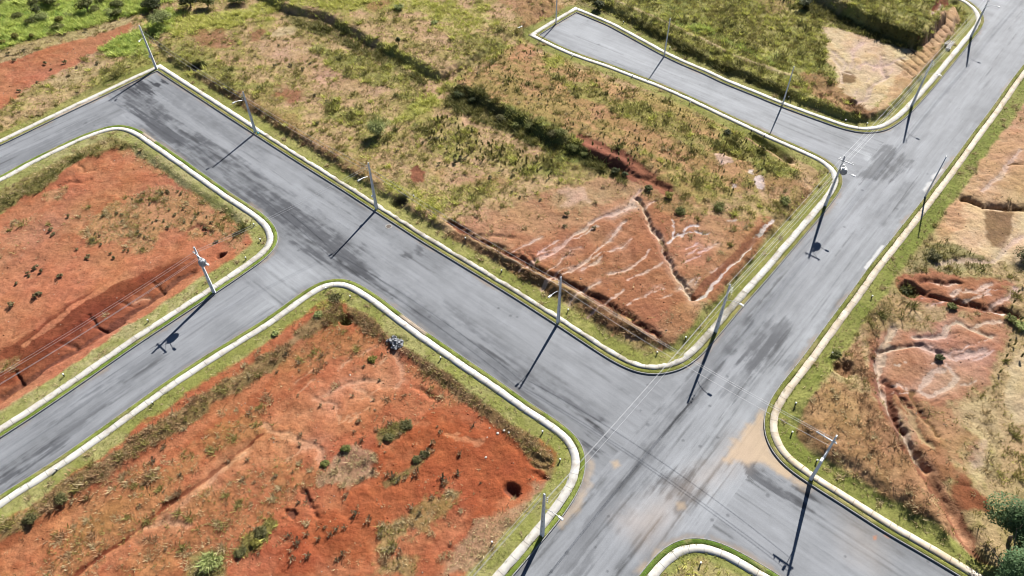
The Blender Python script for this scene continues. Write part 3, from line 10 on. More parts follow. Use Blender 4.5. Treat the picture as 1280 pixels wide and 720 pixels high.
COVERS = [('olive',[(-124.51,65.85),(-87.4,103.2),(-67.7,127.17),(22.21,55.18),(54.42,93.02),(53.05,101.56),(5.37,143.26),(14.36,153.66),(18.22,213.53),(-252.52,218.63)],1,1,0),('lush',[(-164.55,113.63),(-102.91,136.35),(-95.64,142.03),(-88.62,145.28),(-81.52,151.46),(-106.74,234.47),(-268.5,237.7)],2,1,2),('straw',[(-102.32,135.1),(-95.36,141.37),(-88.35,144.6),(-81.27,150.74),(-79.54,147.2),(-88.08,139.64),(-94.79,132.55),(-98.8,127.58)],1.2,0.8,1.5),('straw',[(-120.63,152.04),(-112.25,156.3),(-105.26,158.45),(-104.56,163.09),(-138.25,171.78)],2,0.9,2),('red',[(-130.37,106.0),(-100.18,130.52),(-95.6,134.39),(-89.72,139.67),(-83.55,145.21),(-79.78,147.9),(-78.87,143.79),(-82.3,137.32),(-85.19,130.32),(-89.94,123.22),(-92.18,116.55),(-92.81,114.77),(-117.32,87.09)],1.3,1,2),('straw',[(-88.25,124.59),(-84.4,130.31),(-79.43,131.73),(-79.68,128.19),(-83.62,122.59),(-86.31,121.8)],1.5,0.6,2),('lush',[(-80.43,141.16),(-77.14,145.12),(-73.27,139.43),(-72.31,134.07),(-79.19,133.24),(-82.3,137.32)],1.5,0.9,2),('lush',[(-81.52,151.46),(-76.62,155.03),(-60.45,160.45),(-39.83,166.08),(-47.5,214.77),(-104.91,215.85)],3,0.9,4),('lush',[(-77.46,149.62),(-73.42,153.14),(-69.2,147.75),(-70.18,142.67),(-72.98,141.06)],2,0.9,3),('yellow',[(-73.72,151.34),(-53.78,154.68),(-27.92,158.04),(-23.65,150.6),(-36.87,147.28),(-47.93,151.68),(-56.85,145.84),(-65.53,140.95),(-70.49,141.02)],3,0.85,4),('redbrown',[(-65.53,140.95),(-60.44,143.53),(-55.21,139.18),(-56.85,136.03),(-61.96,137.04)],1.5,0.75,2.5),('redbrown',[(-54.59,143.44),(-51.03,142.39),(-50.89,138.16),(-53.16,138.83)],1,0.8,2),('sandlight',[(-49.83,140.73),(-48.19,144.7),(-44.5,144.65),(-44.51,141.31),(-47.22,140.04)],1,0.9,1.5),('pinkbrown',[(-51.71,138.17),(-47.35,140.69),(-41.28,138.99),(-36.16,132.66),(-40.36,129.72),(-46.17,131.29),(-50.83,134.39)],2,0.8,3),('pinkbrown',[(-39.58,129.71),(-32.53,129.61),(-25.74,125.18),(-20.68,120.41),(-24.91,118.32),(-31.25,121.09),(-37.25,125.33)],2,0.75,3),('redbrown',[(-42.7,122.06),(-38.92,120.38),(-37.72,117.17),(-39.97,115.9),(-42.59,119.35)],1.5,0.85,2),('pinkbrown',[(-39.82,126.8),(-33.19,123.87),(-29.36,118.38),(-35.53,119.79)],2,0.5,3),('pinkbrown',[(-21.51,128.88),(-19.09,127.97),(-15.68,123.65),(-17.89,122.84),(-21.28,126.55)],1,0.8,1.5),('redbrown',[(-31.4,150.72),(-25.95,156.12),(-20.98,159.85),(-22.42,156.07),(-28.6,148.9)],1.5,0.7,2),('pinkbrown',[(-22.8,141.99),(-16.17,141.9),(-10.17,136.96),(-12.43,133.86),(-19.08,137.08)],2,0.6,3),('brown',[(-4.86,157.69),(0.47,161.46),(11.16,159.36),(9.85,150.11),(3.71,143.28),(0.41,150.25)],2,0.8,3),('yellow',[(-24.88,154.25),(-13.56,154.82),(-3.88,150.31),(-4.56,140.09),(-9.36,136.94),(-16.4,145.26),(-23.47,148.83)],3,0.6,4),('yellow',[(-22.29,108.23),(-19.84,111.85),(-15.28,118.2),(-12.59,122.77),(-5.9,127.79),(-2.07,135.27),(0.34,136.18),(-4.34,127.19),(-10.94,120.02),(-13.63,115.57),(-18.29,110.6)],1.2,0.9,2),('yellow',[(-27.19,137.19),(-18.51,130.31),(-11.88,123.6),(-13.28,121.68),(-21.42,128.0)],1,0.7,1.5),('yellow',[(-40.39,148.02),(-32.75,142.13),(-27.19,137.19),(-28.81,137.21),(-38.29,145.58)],1,0.7,1.5),('darkveg',[(-48.64,150.97),(-40.27,147.33),(-26.88,134.68),(-14.94,123.92),(-16.29,121.72),(-26.37,130.42),(-39.22,141.23),(-46.79,146.04)],1,0.8,1.5),('pinkbrown',[(-17.06,104.65),(-12.67,111.76),(-8.93,108.07),(-9.42,103.42),(-14.73,101.24)],1.5,0.7,2.5),('brightred',[(-16.73,96.3),(-15.49,97.34),(-14.06,95.85),(-14.13,93.38),(-15.67,93.2)],0.4,1,0.6),('redpale',[(-13.08,96.89),(-5.1,94.71),(0.12,93.63),(-1.17,90.64),(-8.87,91.71)],2,0.5,3),('brown',[(-60.26,122.84),(-44.25,112.15),(-29.47,100.31),(-20.32,90.85),(-20.78,94.89),(-32.95,104.84),(-50.48,119.99)],2,0.45,3),('brownred',[(-64.87,128.0),(-49.31,115.24),(-32.06,99.68),(-21.48,89.88),(-17.33,86.4),(-17.52,88.29),(-29.47,100.31),(-46.57,115.98),(-63.14,130.02)],0.8,0.5,1.5),('olivegreen',[(-35.3,118.46),(-24.44,114.42),(-19.48,108.2),(-23.14,103.58),(-30.93,109.54)],2,0.7,4),('olivegreen',[(-16.66,108.16),(-11.24,111.75),(0.16,102.18),(8.05,96.65),(6.56,92.54),(-2.51,96.77),(-10.61,100.09)],2.5,0.6,4),('olivegreen',[(-10.21,92.73),(-5.07,93.69),(0.1,90.62),(-6.17,87.41),(-10.0,88.79)],2,0.5,3),('olivegreen',[(-39.08,135.78),(-31.61,134.13),(-21.28,126.55),(-13.89,119.52),(-17.39,116.91),(-25.4,122.38),(-33.86,128.16)],1.5,0.8,3),('olivegreen',[(-12.6,136.99),(-2.92,140.07),(0.34,136.18),(-5.9,127.79),(-9.66,124.97)],2,0.6,3),('olivegreen',[(-68.66,137.77),(-60.04,132.98),(-46.6,122.66),(-50.61,120.53),(-61.5,127.08)],2,0.6,3),('olivegreen',[(-80.69,120.91),(-74.37,137.85),(-70.71,131.62),(-77.68,120.87)],1.5,0.7,2.5),('yellow',[(-20.62,93.45),(-15.29,91.78),(-9.93,87.45),(-10.41,85.02),(-14.94,87.5),(-20.32,90.85)],1.2,0.6,2),('redpale',[(-9.73,83.74),(-4.92,87.39),(0.1,89.26),(10.43,92.5),(18.31,93.83),(22.52,91.37),(26.52,88.39),(31.3,87.0),(40.04,84.49),(36.16,78.34),(29.81,70.32),(24.85,64.46),(20.33,59.57),(15.96,62.44),(6.76,70.54),(-2.32,77.88)],1.2,1,3),('redC',[(-2.35,80.46),(6.12,82.13),(12.25,82.96),(20.17,87.88),(23.6,85.59),(22.32,76.8),(24.38,68.1),(21.18,61.71),(16.12,63.84),(6.84,72.1)],2,0.85,3),('redC',[(25.61,68.84),(31.34,75.05),(37.78,82.7),(39.73,83.22),(34.24,75.03),(27.56,67.33)],0.8,0.9,1),('redC',[(20.12,73.55),(23.15,67.37),(22.46,63.08),(19.06,61.73),(15.28,65.98)],3,0.4,4),('palebrown',[(6.48,90.55),(11.76,93.09),(18.31,93.83),(21.93,91.77),(19.09,89.44),(13.83,87.19),(8.77,86.12),(5.73,87.66)],1.5,0.85,2.5),('palepink',[(7.77,90.93),(11.64,91.49),(12.06,88.55),(8.84,87.25)],1.5,0.6,2.5),('olive',[(-9.79,85.02),(0.1,89.65),(7.85,92.53),(0.08,85.84),(-4.81,83.14)],2,0.5,4),('olive',[(26.93,87.05),(35.03,86.96),(39.65,85.42),(35.35,82.72),(29.51,84.05)],1.5,0.7,3),('brown',[(19.25,63.11),(24.13,66.63),(26.73,65.88),(23.71,61.01),(20.81,59.3)],1.5,0.6,2),('brownred',[(-9.6,81.41),(0.02,73.75),(6.65,68.27),(12.83,63.17),(16.77,60.4),(20.83,59.43),(20.55,61.04),(15.12,64.55),(6.8,71.32),(0.03,76.19),(-7.84,82.64)],0.6,0.85,0.8),('rowlot',[(-11.05,122.2),(-4.4,130.72),(1.96,136.79),(9.76,131.13),(30.72,114.5),(40.53,106.29),(48.18,96.19),(46.69,93.11),(39.76,91.18),(31.73,89.3),(24.5,91.74),(8.38,103.21),(0.21,110.38)],1.2,1,2),('redpale',[(0.34,135.24),(3.59,137.4),(5.9,133.61),(3.42,129.13),(1.1,130.65)],1.5,0.7,2.5),('redpale',[(1.85,127.69),(9.38,123.32),(17.36,111.4),(27.33,101.86),(34.39,96.35),(30.45,96.4),(20.81,104.2),(11.81,113.97)],2,0.5,3),('redpale',[(19.31,103.08),(23.26,101.91),(25.18,96.46),(21.36,97.56)],2,0.6,2.5),('olivegreen',[(6.44,126.18),(15.22,120.49),(27.34,111.27),(35.68,102.89),(32.55,100.69),(22.76,108.89),(12.06,117.85)],1.5,0.6,3),('olivegreen',[(21.63,99.72),(29.13,96.41),(37.43,92.2),(33.19,90.26),(24.88,94.38)],1.5,0.5,3),('yellow',[(6.59,130.57),(9.73,130.53),(9.1,127.01),(6.78,127.04)],1,0.7,2),('olivegreen',[(35.43,108.73),(41.81,105.81),(46.11,98.35),(46.96,94.13),(41.77,94.19),(35.46,101.77)],2,0.9,3),('palepink',[(34.08,100.23),(35.91,100.65),(36.67,97.81),(34.51,96.98)],0.5,0.9,1),('white',[(39.39,94.01),(40.43,94.0),(40.05,90.78),(39.0,91.19)],0.3,0.9,0.8),('white',[(38.6,96.3),(39.55,95.87),(39.22,94.42),(38.66,94.84)],0.3,0.8,0.6),('white',[(35.2,92.63),(36.45,92.41),(36.06,91.22),(35.08,91.43)],0.3,0.8,0.6),('white',[(32.53,83.84),(34.36,83.82),(33.97,83.1),(32.51,83.11)],0.3,0.8,0.6),('palebrown',[(48.1,98.33),(50.19,97.23),(49.52,93.08),(45.61,89.15),(43.97,90.14),(46.96,94.13)],1,0.7,1.5),('brown',[(41.77,94.19),(46.41,92.1),(47.14,90.11),(42.98,86.31),(39.48,87.3)],1.5,0.6,2),('olive',[(40.57,89.2),(45.87,90.12),(42.73,85.38),(39.82,83.58)],1.5,0.7,2),('brownred',[(43.47,88.21),(47.42,91.09),(38.35,80.04),(28.8,68.06),(26.6,65.16),(28.39,68.81)],0.8,0.4,1),('darkveg',[(-12.41,122.22),(-8.7,119.99),(0.22,112.1),(8.46,104.81),(16.16,98.69),(20.98,94.42),(18.22,93.02),(10.76,97.68),(1.55,104.43),(-5.46,109.71),(-11.44,115.54)],0.8,0.95,1.2),('greenbush',[(-1.95,114.14),(3.05,110.34),(11.19,104.32),(13.58,99.81),(10.76,97.68),(5.57,101.0),(0.19,106.78)],1,0.7,1.5),('brightred',[(12.22,103.39),(16.33,100.44),(21.23,96.5),(25.08,91.34),(23.57,89.78),(19.51,93.01),(15.36,97.2),(12.05,100.93)],0.6,1,0.8),('scrubbrown',[(20.8,92.99),(26.74,89.74),(28.8,87.03),(24.27,85.95),(21.57,89.02)],1.2,0.5,2),('olivegreen',[(17.5,202.42),(16.32,156.61),(27.05,143.62),(40.59,127.75),(59.67,109.65),(64.48,107.18),(75.75,118.37),(99.48,145.29),(119.71,200.56)],1,1,0),('oliveyellow',[(18.77,154.33),(27.48,147.03),(37.44,136.29),(49.03,124.2),(54.2,120.8),(52.91,116.03),(46.73,120.9),(36.47,130.77),(25.39,143.64)],1,0.85,1.5),('darkveg',[(21.84,149.93),(27.05,143.62),(36.63,131.67),(46.86,121.45),(52.84,115.77),(51.54,119.21),(44.97,126.53),(35.72,135.69),(25.91,148.1)],0.7,0.8,1),('brownred',[(50.4,120.58),(54.95,118.1),(59.73,112.12),(63.36,110.09),(67.41,111.52),(65.87,113.3),(59.8,114.65),(53.98,119.99)],0.8,0.9,1),('brown',[(53.96,125.55),(58.14,124.08),(62.9,119.88),(63.83,115.89),(60.45,112.11),(54.73,117.31)],1.2,0.85,2),('sand',[(64.21,142.41),(68.14,141.69),(74.9,137.36),(79.83,133.21),(80.95,131.97),(77.17,126.11),(70.59,118.44),(64.02,112.06),(61.72,113.86),(61.08,121.26),(61.69,128.35)],1,1,1.5),('brownsh',[(62.19,124.88),(64.65,125.41),(65.45,123.14),(63.63,121.23),(61.7,121.8)],0.8,0.9,1),('sandbrown',[(78.25,131.1),(85.2,138.82),(90.99,147.15),(96.05,152.44),(95.19,147.09),(90.73,140.38),(82.6,130.14),(74.33,120.54),(66.87,112.03),(63.6,110.83),(68.65,117.14)],0.8,1,1),('deepred',[(88.48,156.27),(93.75,158.47),(96.05,155.4),(92.4,150.68),(89.68,152.53)],1,0.9,1.5),('darkveg',[(63.42,154.77),(69.59,146.42),(76.85,138.29),(82.36,135.67),(80.39,132.59),(74.36,135.78),(68.14,141.69),(62.8,149.33)],0.8,0.95,1),('olivegreen',[(65.48,155.86),(71.93,148.48),(82.96,137.25),(88.62,145.45),(93.19,163.99),(72.64,181.56)],1,0.8,1),('straw',[(64.81,156.63),(68.65,154.69),(71.6,147.43),(69.07,147.47),(64.86,153.64)],1,0.7,1.5),('lush',[(35.26,142.83),(42.26,136.23),(50.07,128.5),(47.99,133.04),(40.23,142.76)],2,0.4,3),('brown',[(53.39,156.8),(60.81,154.81),(60.25,149.36),(54.71,147.68)],2,0.5,3),('oliveE',[(106.32,135.33),(83.08,108.15),(56.81,78.13),(33.71,52.64),(30.61,48.03),(30.49,43.71),(39.51,34.89),(47.7,28.02),(69.53,27.87),(138.15,134.89)],1,1,0),('sandbrown',[(98.99,123.54),(89.83,113.0),(78.87,100.15),(70.56,89.85),(64.08,81.53),(60.87,76.41),(98.32,72.78),(130.61,123.13)],1,1,1),('redpale',[(95.51,119.46),(96.52,115.48),(93.45,109.24),(87.0,106.91),(87.68,110.53)],1.5,0.6,2),('sand',[(72.25,87.89),(80.97,86.47),(75.97,73.8),(69.45,74.67),(64.95,76.37),(64.22,78.91),(68.28,81.48)],1.2,1,2),('brownsh',[(73.54,85.99),(77.24,85.95),(75.91,82.3),(72.55,77.63),(71.09,78.32),(71.14,80.57)],0.6,0.85,0.8),('scrub',[(60.02,77.25),(63.98,79.77),(65.65,78.04),(68.66,75.5),(69.09,73.87),(63.84,72.32),(58.16,72.38),(56.75,73.19)],1,0.9,1.5),('redC',[(55.04,71.62),(59.92,73.96),(63.84,72.32),(71.41,71.46),(69.88,64.75),(65.78,64.08),(59.12,66.3),(54.2,67.82)],1,1,1.5),('redE',[(50.33,63.1),(54.39,62.51),(56.38,64.88),(60.21,66.29),(69.13,64.33),(67.15,61.29),(62.71,57.36),(58.97,52.42),(53.55,50.11),(49.12,51.32),(46.1,52.53),(44.84,56.24),(46.65,60.13)],1.2,1,2),('redE2',[(53.98,58.74),(63.16,60.65),(62.2,57.36),(58.24,53.03),(53.05,51.29),(50.56,52.49)],1.5,0.7,2),('scrubbrown',[(46.1,64.98),(52.53,69.34),(56.94,66.32),(58.54,64.86),(55.56,62.77),(51.01,63.51),(47.1,61.47)],1.2,0.9,2),('sandlight',[(53.68,64.9),(55.85,66.33),(56.38,64.88),(54.06,63.06)],1,0.5,1.5),('deepred',[(46.43,59.46),(48.22,60.11),(46.45,54.97),(45.57,50.18),(46.28,46.25),(44.75,44.65),(43.44,49.05),(44.23,54.99)],1,0.9,1.5),('brownred',[(41.94,60.17),(46.58,61.48),(44.93,54.98),(42.02,53.78),(40.58,55.65)],1.5,0.6,2),('brown',[(34.39,51.44),(40.02,53.79),(44.22,51.36),(44.75,44.65),(45.98,40.53),(46.52,33.05),(43.64,34.41),(39.91,38.62),(35.89,43.14),(33.99,46.35)],1.2,0.9,1.5),('brownred',[(41.82,41.56),(45.98,40.53),(47.25,34.83),(46.59,32.18),(43.64,34.41)],1.2,0.7,2),('redpale',[(44.94,45.18),(47.15,43.57),(47.74,33.93),(46.52,33.05),(45.61,39.54)],1,0.7,1),('brownred',[(47.16,51.34),(49.22,49.0),(50.34,44.6),(50.49,40.49),(47.79,40.51),(46.62,44.63)],1,0.8,1.5),('deepred',[(48.94,40.01),(51.15,40.98),(52.56,38.04),(52.37,36.63),(49.75,36.65),(48.39,37.6)],0.8,0.9,1),('straw',[(54.03,51.28),(59.46,52.42),(58.29,45.61),(55.0,40.46),(52.29,40.48),(51.74,44.59)],1.5,0.7,2.5),('palepink',[(53.6,44.57),(55.94,45.63),(54.08,42.48),(52.27,41.48)],1,0.6,1.5),('oliveE',[(69.01,69.94),(73.11,71.45),(67.44,58.61),(63.07,54.83),(61.06,54.84),(66.42,62.67)],1,0.9,1.5),('sandlight',[(64.54,58.64),(69.12,59.92),(63.12,47.76),(60.07,47.79),(60.13,50.64)],0.8,1,1.2),('olive',[(55.93,44.56),(61.63,46.67),(58.6,40.43),(54.55,39.47)],1.5,0.8,2),('brownred',[(44.46,61.5),(47.4,60.79),(44.22,51.36),(45.68,44.64),(47.4,39.53),(47.37,33.05),(45.68,33.06),(43.82,39.56),(41.95,44.67),(41.27,51.39)],2,0.6,3),('redC',[(45.52,53.75),(55.01,51.27),(54.3,46.18),(50.49,40.49),(47.73,41.51),(46.08,45.71)],2,0.65,3),('redpale',[(44.55,41.54),(46.5,39.54),(47.31,33.93),(45.36,34.39),(44.17,38.1)],1,0.6,1.5),('red',[(-111.35,62.92),(-84.82,97.71),(-72.15,110.04),(-64.62,108.74),(-35.99,83.47),(-35.05,79.07),(-61.14,47.12),(-81.83,24.28)],1,1,0),('scrubA',[(-65.09,82.88),(-63.96,88.03),(-60.4,92.28),(-57.5,95.3),(-52.3,93.2),(-44.05,86.31),(-40.06,82.62),(-40.21,78.27),(-45.67,80.91),(-49.21,82.71),(-53.16,83.65),(-53.55,79.26),(-56.66,77.93),(-59.56,81.05),(-63.19,81.09)],1.2,0.75,2.5),('scrubA',[(-78.62,84.46),(-76.08,87.03),(-74.74,86.26),(-75.9,83.89),(-77.77,82.65)],0.8,0.6,1.2),('scrubA',[(-75.27,92.45),(-72.87,94.44),(-71.72,93.21),(-72.19,91.22),(-74.21,90.85)],0.6,0.8,1),('scrubA',[(-67.6,105.25),(-59.21,100.65),(-51.94,94.21),(-58.17,97.4),(-63.96,100.71)],1.5,0.6,2),('orange',[(-79.08,62.63),(-73.57,73.68),(-67.68,76.04),(-60.22,77.97),(-53.0,77.56),(-58.28,72.73),(-64.04,67.46),(-69.01,63.92),(-75.51,56.04)],2,0.6,3),('orange',[(-50.04,77.53),(-46.16,82.68),(-43.26,80.88),(-46.6,75.83)],1.5,0.5,2),('deepred',[(-70.78,54.75),(-67.28,60.22),(-63.3,65.71),(-58.71,70.87),(-51.39,76.21),(-46.85,76.66),(-45.55,74.2),(-50.75,67.34),(-56.58,59.73),(-63.11,51.33),(-66.61,46.62)],1.5,0.6,2),('deepred',[(-67.09,59.82),(-63.12,65.28),(-58.54,70.41),(-51.28,75.88),(-49.22,74.88),(-54.44,68.41),(-61.35,61.11),(-65.75,56.96)],1,0.7,1.5),('redpale',[(-80.92,74.55),(-77.94,83.01),(-72.8,88.12),(-67.39,90.38),(-66.16,85.62),(-71.05,81.17),(-74.33,75.29),(-76.98,66.85)],2.5,0.5,3),('scrubA',[(-70.39,55.99),(-66.59,58.77),(-64.69,59.14),(-63.74,55.93),(-64.81,54.95)],0.8,0.5,1.2),('strawveg',[(-94.3,69.99),(-80.38,88.21),(-75.66,94.89),(-71.84,101.9),(-67.6,105.25),(-63.28,104.74),(-66.24,108.52),(-70.46,109.29),(-78.57,101.76),(-83.35,94.56),(-98.22,76.35)],0.8,0.9,1.5),('darkveg',[(-86.91,77.06),(-80.38,88.21),(-76.83,93.07),(-75.84,95.3),(-71.76,101.68),(-72.96,103.04),(-77.15,95.31),(-81.28,90.14)],0.7,0.6,1),('darkveg',[(-71.76,101.68),(-70.13,104.59),(-67.77,105.72),(-65.97,104.54),(-68.57,104.12),(-70.31,101.44)],0.5,0.6,0.7),('darkveg',[(-60.25,101.77),(-50.41,93.38),(-42.03,86.66),(-39.79,83.51),(-40.64,82.98),(-43.67,87.24),(-51.77,93.6)],0.5,0.6,0.8),('orange',[(-62.73,50.51),(-55.96,58.15),(-50.17,65.59),(-44.13,73.23),(-41.27,77.77),(-42.45,77.79),(-50.75,67.34),(-57.36,59.08),(-63.56,52.28)],0.5,0.85,0.6),('redB',[(-67.96,27.24),(-57.06,38.4),(-27.37,72.43),(-21.55,71.59),(7.43,46.02),(8.08,41.83),(-0.21,30.4),(-10.5,16.9),(-44.26,11.05)],1,1,0),('deepredB',[(-7.88,49.48),(-2.05,49.43),(4.47,42.88),(-0.17,37.02),(-7.31,38.98),(-10.73,37.1),(-16.16,31.78),(-21.74,30.14),(-26.26,31.85),(-21.13,36.25),(-16.09,45.14)],3,0.9,4),('orangeB',[(-36.82,42.18),(-30.25,49.67),(-21.6,56.82),(-15.72,59.36),(-13.28,55.49),(-16.76,50.71),(-22.67,45.19),(-28.79,43.14),(-35.4,37.29),(-44.98,30.3),(-51.78,27.13),(-49.02,32.02)],2.5,0.8,3),('orange',[(-54.5,32.92),(-45.1,42.24),(-37.88,49.16),(-31.59,55.65),(-30.85,56.91),(-32.18,53.81),(-39.0,46.4),(-47.4,36.45),(-53.49,30.78)],0.8,0.6,1),('scrubB',[(-49.76,33.76),(-47.1,40.26),(-41.76,43.24),(-37.73,45.31),(-34.0,49.13),(-31.36,50.25),(-29.64,49.09),(-33.97,45.28),(-36.82,42.18),(-43.35,37.35),(-46.84,32.86)],1.5,0.55,3),('scrubB',[(-38.64,36.38),(-34.43,40.16),(-27.97,43.65),(-23.71,45.73),(-24.16,43.1),(-28.11,40.11),(-30.11,37.25),(-33.84,31.91),(-36.67,30.25),(-40.82,30.27)],1.5,0.45,3),('scrubB',[(-53.3,30.36),(-49.39,32.88),(-45.47,38.31),(-40.18,41.2),(-36.34,43.72),(-38.93,37.32),(-44.8,31.99),(-47.96,29.5)],1.5,0.5,3),('scrubB',[(-34.34,33.65),(-30.11,37.25),(-26.51,41.09),(-23.33,43.61),(-22.13,42.06),(-26.58,37.22),(-30.47,31.88),(-34.18,30.23)],1.5,0.5,3),('scrubB',[(-30.88,59.5),(-26.07,64.94),(-21.53,63.48),(-16.91,60.7),(-18.69,58.08),(-23.87,58.13),(-27.64,56.24)],1.5,0.5,3),('scrubB',[(-14.48,57.4),(-10.5,59.31),(-5.11,54.19),(-4.05,51.77),(-8.0,51.8),(-11.15,54.24)],1.5,0.5,2.5),('drystraw',[(-21.76,42.57),(-20.62,44.12),(-17.97,45.15),(-16.43,44.08),(-15.72,42.01),(-17.8,40.53),(-20.47,40.25),(-21.96,41.06)],0.8,0.9,1.5),('oliveB',[(-16.35,47.31),(-14.62,48.97),(-12.74,49.52),(-12.44,48.39),(-13.91,46.74),(-15.72,45.99)],0.6,0.85,1),('oliveB',[(-15.14,41.0),(-12.14,43.01),(-10.0,45.3),(-9.5,44.87),(-11.59,41.98),(-14.57,40.01)],0.4,0.7,0.6),('strawveg',[(-14.96,35.75),(-12.49,37.12),(-8.2,38.99),(-7.42,40.94),(-5.99,39.45),(-8.9,36.16),(-12.13,33.48),(-14.48,31.77)],1,0.6,2),('drystraw',[(-4.51,35.21),(-0.17,37.49),(2.54,39.88),(4.38,40.85),(2.46,37.0),(-1.05,33.4),(-4.35,30.02),(-7.66,30.04)],1,0.85,1.5),('strawveg',[(-14.58,32.63),(-10.35,32.6),(-10.97,30.06),(-15.11,30.09)],0.8,0.6,1.2),('greenbush',[(-29.85,32.74),(-28.57,34.49),(-26.82,36.3),(-25.9,36.1),(-26.75,34.03),(-28.89,32.3)],0.5,0.8,0.8),('strawveg',[(-34.51,32.77),(-31.12,32.75),(-30.03,30.2),(-34.18,30.23)],0.8,0.8,1),('brownveg',[(-55.11,34.24),(-55.96,36.05),(-52.2,39.52),(-46.22,45.38),(-38.81,52.42),(-31.41,59.5),(-26.27,66.09),(-23.8,67.82),(-22.99,66.06),(-25.44,64.36),(-30.09,58.18),(-37.33,50.65),(-44.72,43.79),(-51.31,37.41)],0.6,0.9,1),('brownveg',[(-23.8,67.82),(-21.49,67.06),(-17.26,63.72),(-11.51,58.93),(-4.08,52.96),(1.79,47.16),(4.49,43.39),(4.4,41.35),(3.08,42.89),(-0.12,46.63),(-8.1,53.6),(-14.67,59.35),(-20.55,64.18)],0.6,0.85,1),('oliveyellow',[(-26.96,70.1),(-24.32,71.15),(-22.44,69.91),(-22.14,67.8),(-24.36,67.82),(-26.87,66.38)],0.8,0.7,1),('yellowdry',[(12.95,29.48),(17.68,33.27),(21.87,32.97),(26.1,29.39)],1,1,0)]
POLES = {'P1': (-69.08,129.51),'P2': (-44.85,108.27),'P3': (-21.08,87.57),'P4': (6.17,64.07),'P5': (-41.77,70.02),'P6': (3.03,34.26),'P7': (27.01,62.21),'P8': (33.69,40.72),'P9': (49.07,87.57),'P10': (65.47,89.52),'P11': (72.9,115.0),'P12': (94.33,139.83),'P13': (49.46,115.42),'P14': (30.53,133.06),'P15': (9.65,146.46)}
STUBS = [(-39.38,83.87),(-37.63,80.47),(-38.86,76.58),(-49.23,64.73),(-56.94,55.75),(-52.32,42.4),(-44.23,51.41),(-26.12,70.4),(-22.51,68.85),(-9.27,58.0),(3.49,46.92),(5.4,43.18),(34.44,50.51),(33.01,46.57),(34.88,42.84),(19.4,31.02),(-1.48,73.6),(7.63,66.06),(18.74,58.66),(22.72,60.75),(-2.32,33.41),(23.85,146.39),(32.03,135.74),(12.22,132.61),(23.27,125.39),(32.71,116.02),(42.04,107.45),(43.88,105.78),(51.13,117.62),(59.26,110.14),(62.75,109.12),(49.78,68.16),(41.29,58.33),(-15.35,89.42),(-6.89,79.98)]
WEED_SPOTS = {'A': [(-70.73,83.83),(-70.11,82.93),(-63.19,81.09),(-61.65,80.2),(-64.92,79.37),(-70.12,74.44),(-69.67,73.96),(-64.91,73.59),(-66.68,69.73),(-66.38,70.33),(-69.41,68.1),(-69.18,86.95),(-70.69,72.38),(-62.59,77.99),(-58.68,77.61),(-62.57,77.32),(-69.46,75.57),(-68.05,74.75),(-59.58,78.47)],'Ctl': [(-87.44,131.24),(-88.09,143.92),(-91.81,141.98),(-91.15,130.7),(-89.14,128.9),(-84.63,129.72),(-89.7,124.05),(-91.97,121.33),(-84.76,126.53),(-99.94,134.45),(-97.58,135.96),(-81.0,130.86),(-97.7,131.98)],'B': [(-23.25,38.72),(-23.77,32.87),(-23.2,33.83),(-22.33,34.72),(-19.83,34.7),(-19.24,35.32),(-18.4,35.5),(-21.74,32.42),(-23.36,32.09),(-18.73,32.06),(-18.14,32.66),(-17.28,41.42),(-17.19,43.46),(-16.05,42.53),(-14.42,41.9),(-13.16,41.19),(-11.13,41.98),(-12.37,41.48),(-9.97,44.87),(-9.48,45.94),(-10.84,44.04),(-8.08,41.45),(-6.37,41.94),(-13.85,41.7),(-17.93,46.23),(-18.69,49.0),(-16.42,47.86),(-14.89,48.75),(-13.49,47.28),(-24.3,34.64),(-20.96,34.26),(-17.42,37.15),(-15.89,36.21),(-14.42,34.84),(-12.79,33.31),(-12.04,32.61),(-13.36,33.06),(-9.1,38.99),(-7.78,40.95),(-11.23,37.86),(-10.37,37.1),(-32.34,50.26),(-27.76,57.9),(-25.44,47.38),(-33.14,43.9),(-38.14,41.99),(-37.69,39.6),(-41.93,43.76),(-27.92,35.39)],'C': [(-14.9,103.48),(-12.78,104.6),(-11.26,104.58),(-10.47,97.5),(-9.18,98.34),(-11.95,97.94),(-8.56,99.41),(-7.87,98.97),(-3.52,94.08),(0.13,94.65),(-7.36,103.4),(0.1,90.62),(1.36,89.24),(4.51,88.63),(8.47,85.19),(7.96,82.47),(12.42,82.07),(-19.2,101.29),(-32.12,117.1),(-36.04,118.47),(-39.82,126.8),(-38.8,129.7),(-45.67,128.91),(-46.54,136.83),(-31.33,115.79),(-34.05,109.58),(-33.46,116.34),(-39.98,127.66),(-42.6,129.16)]}
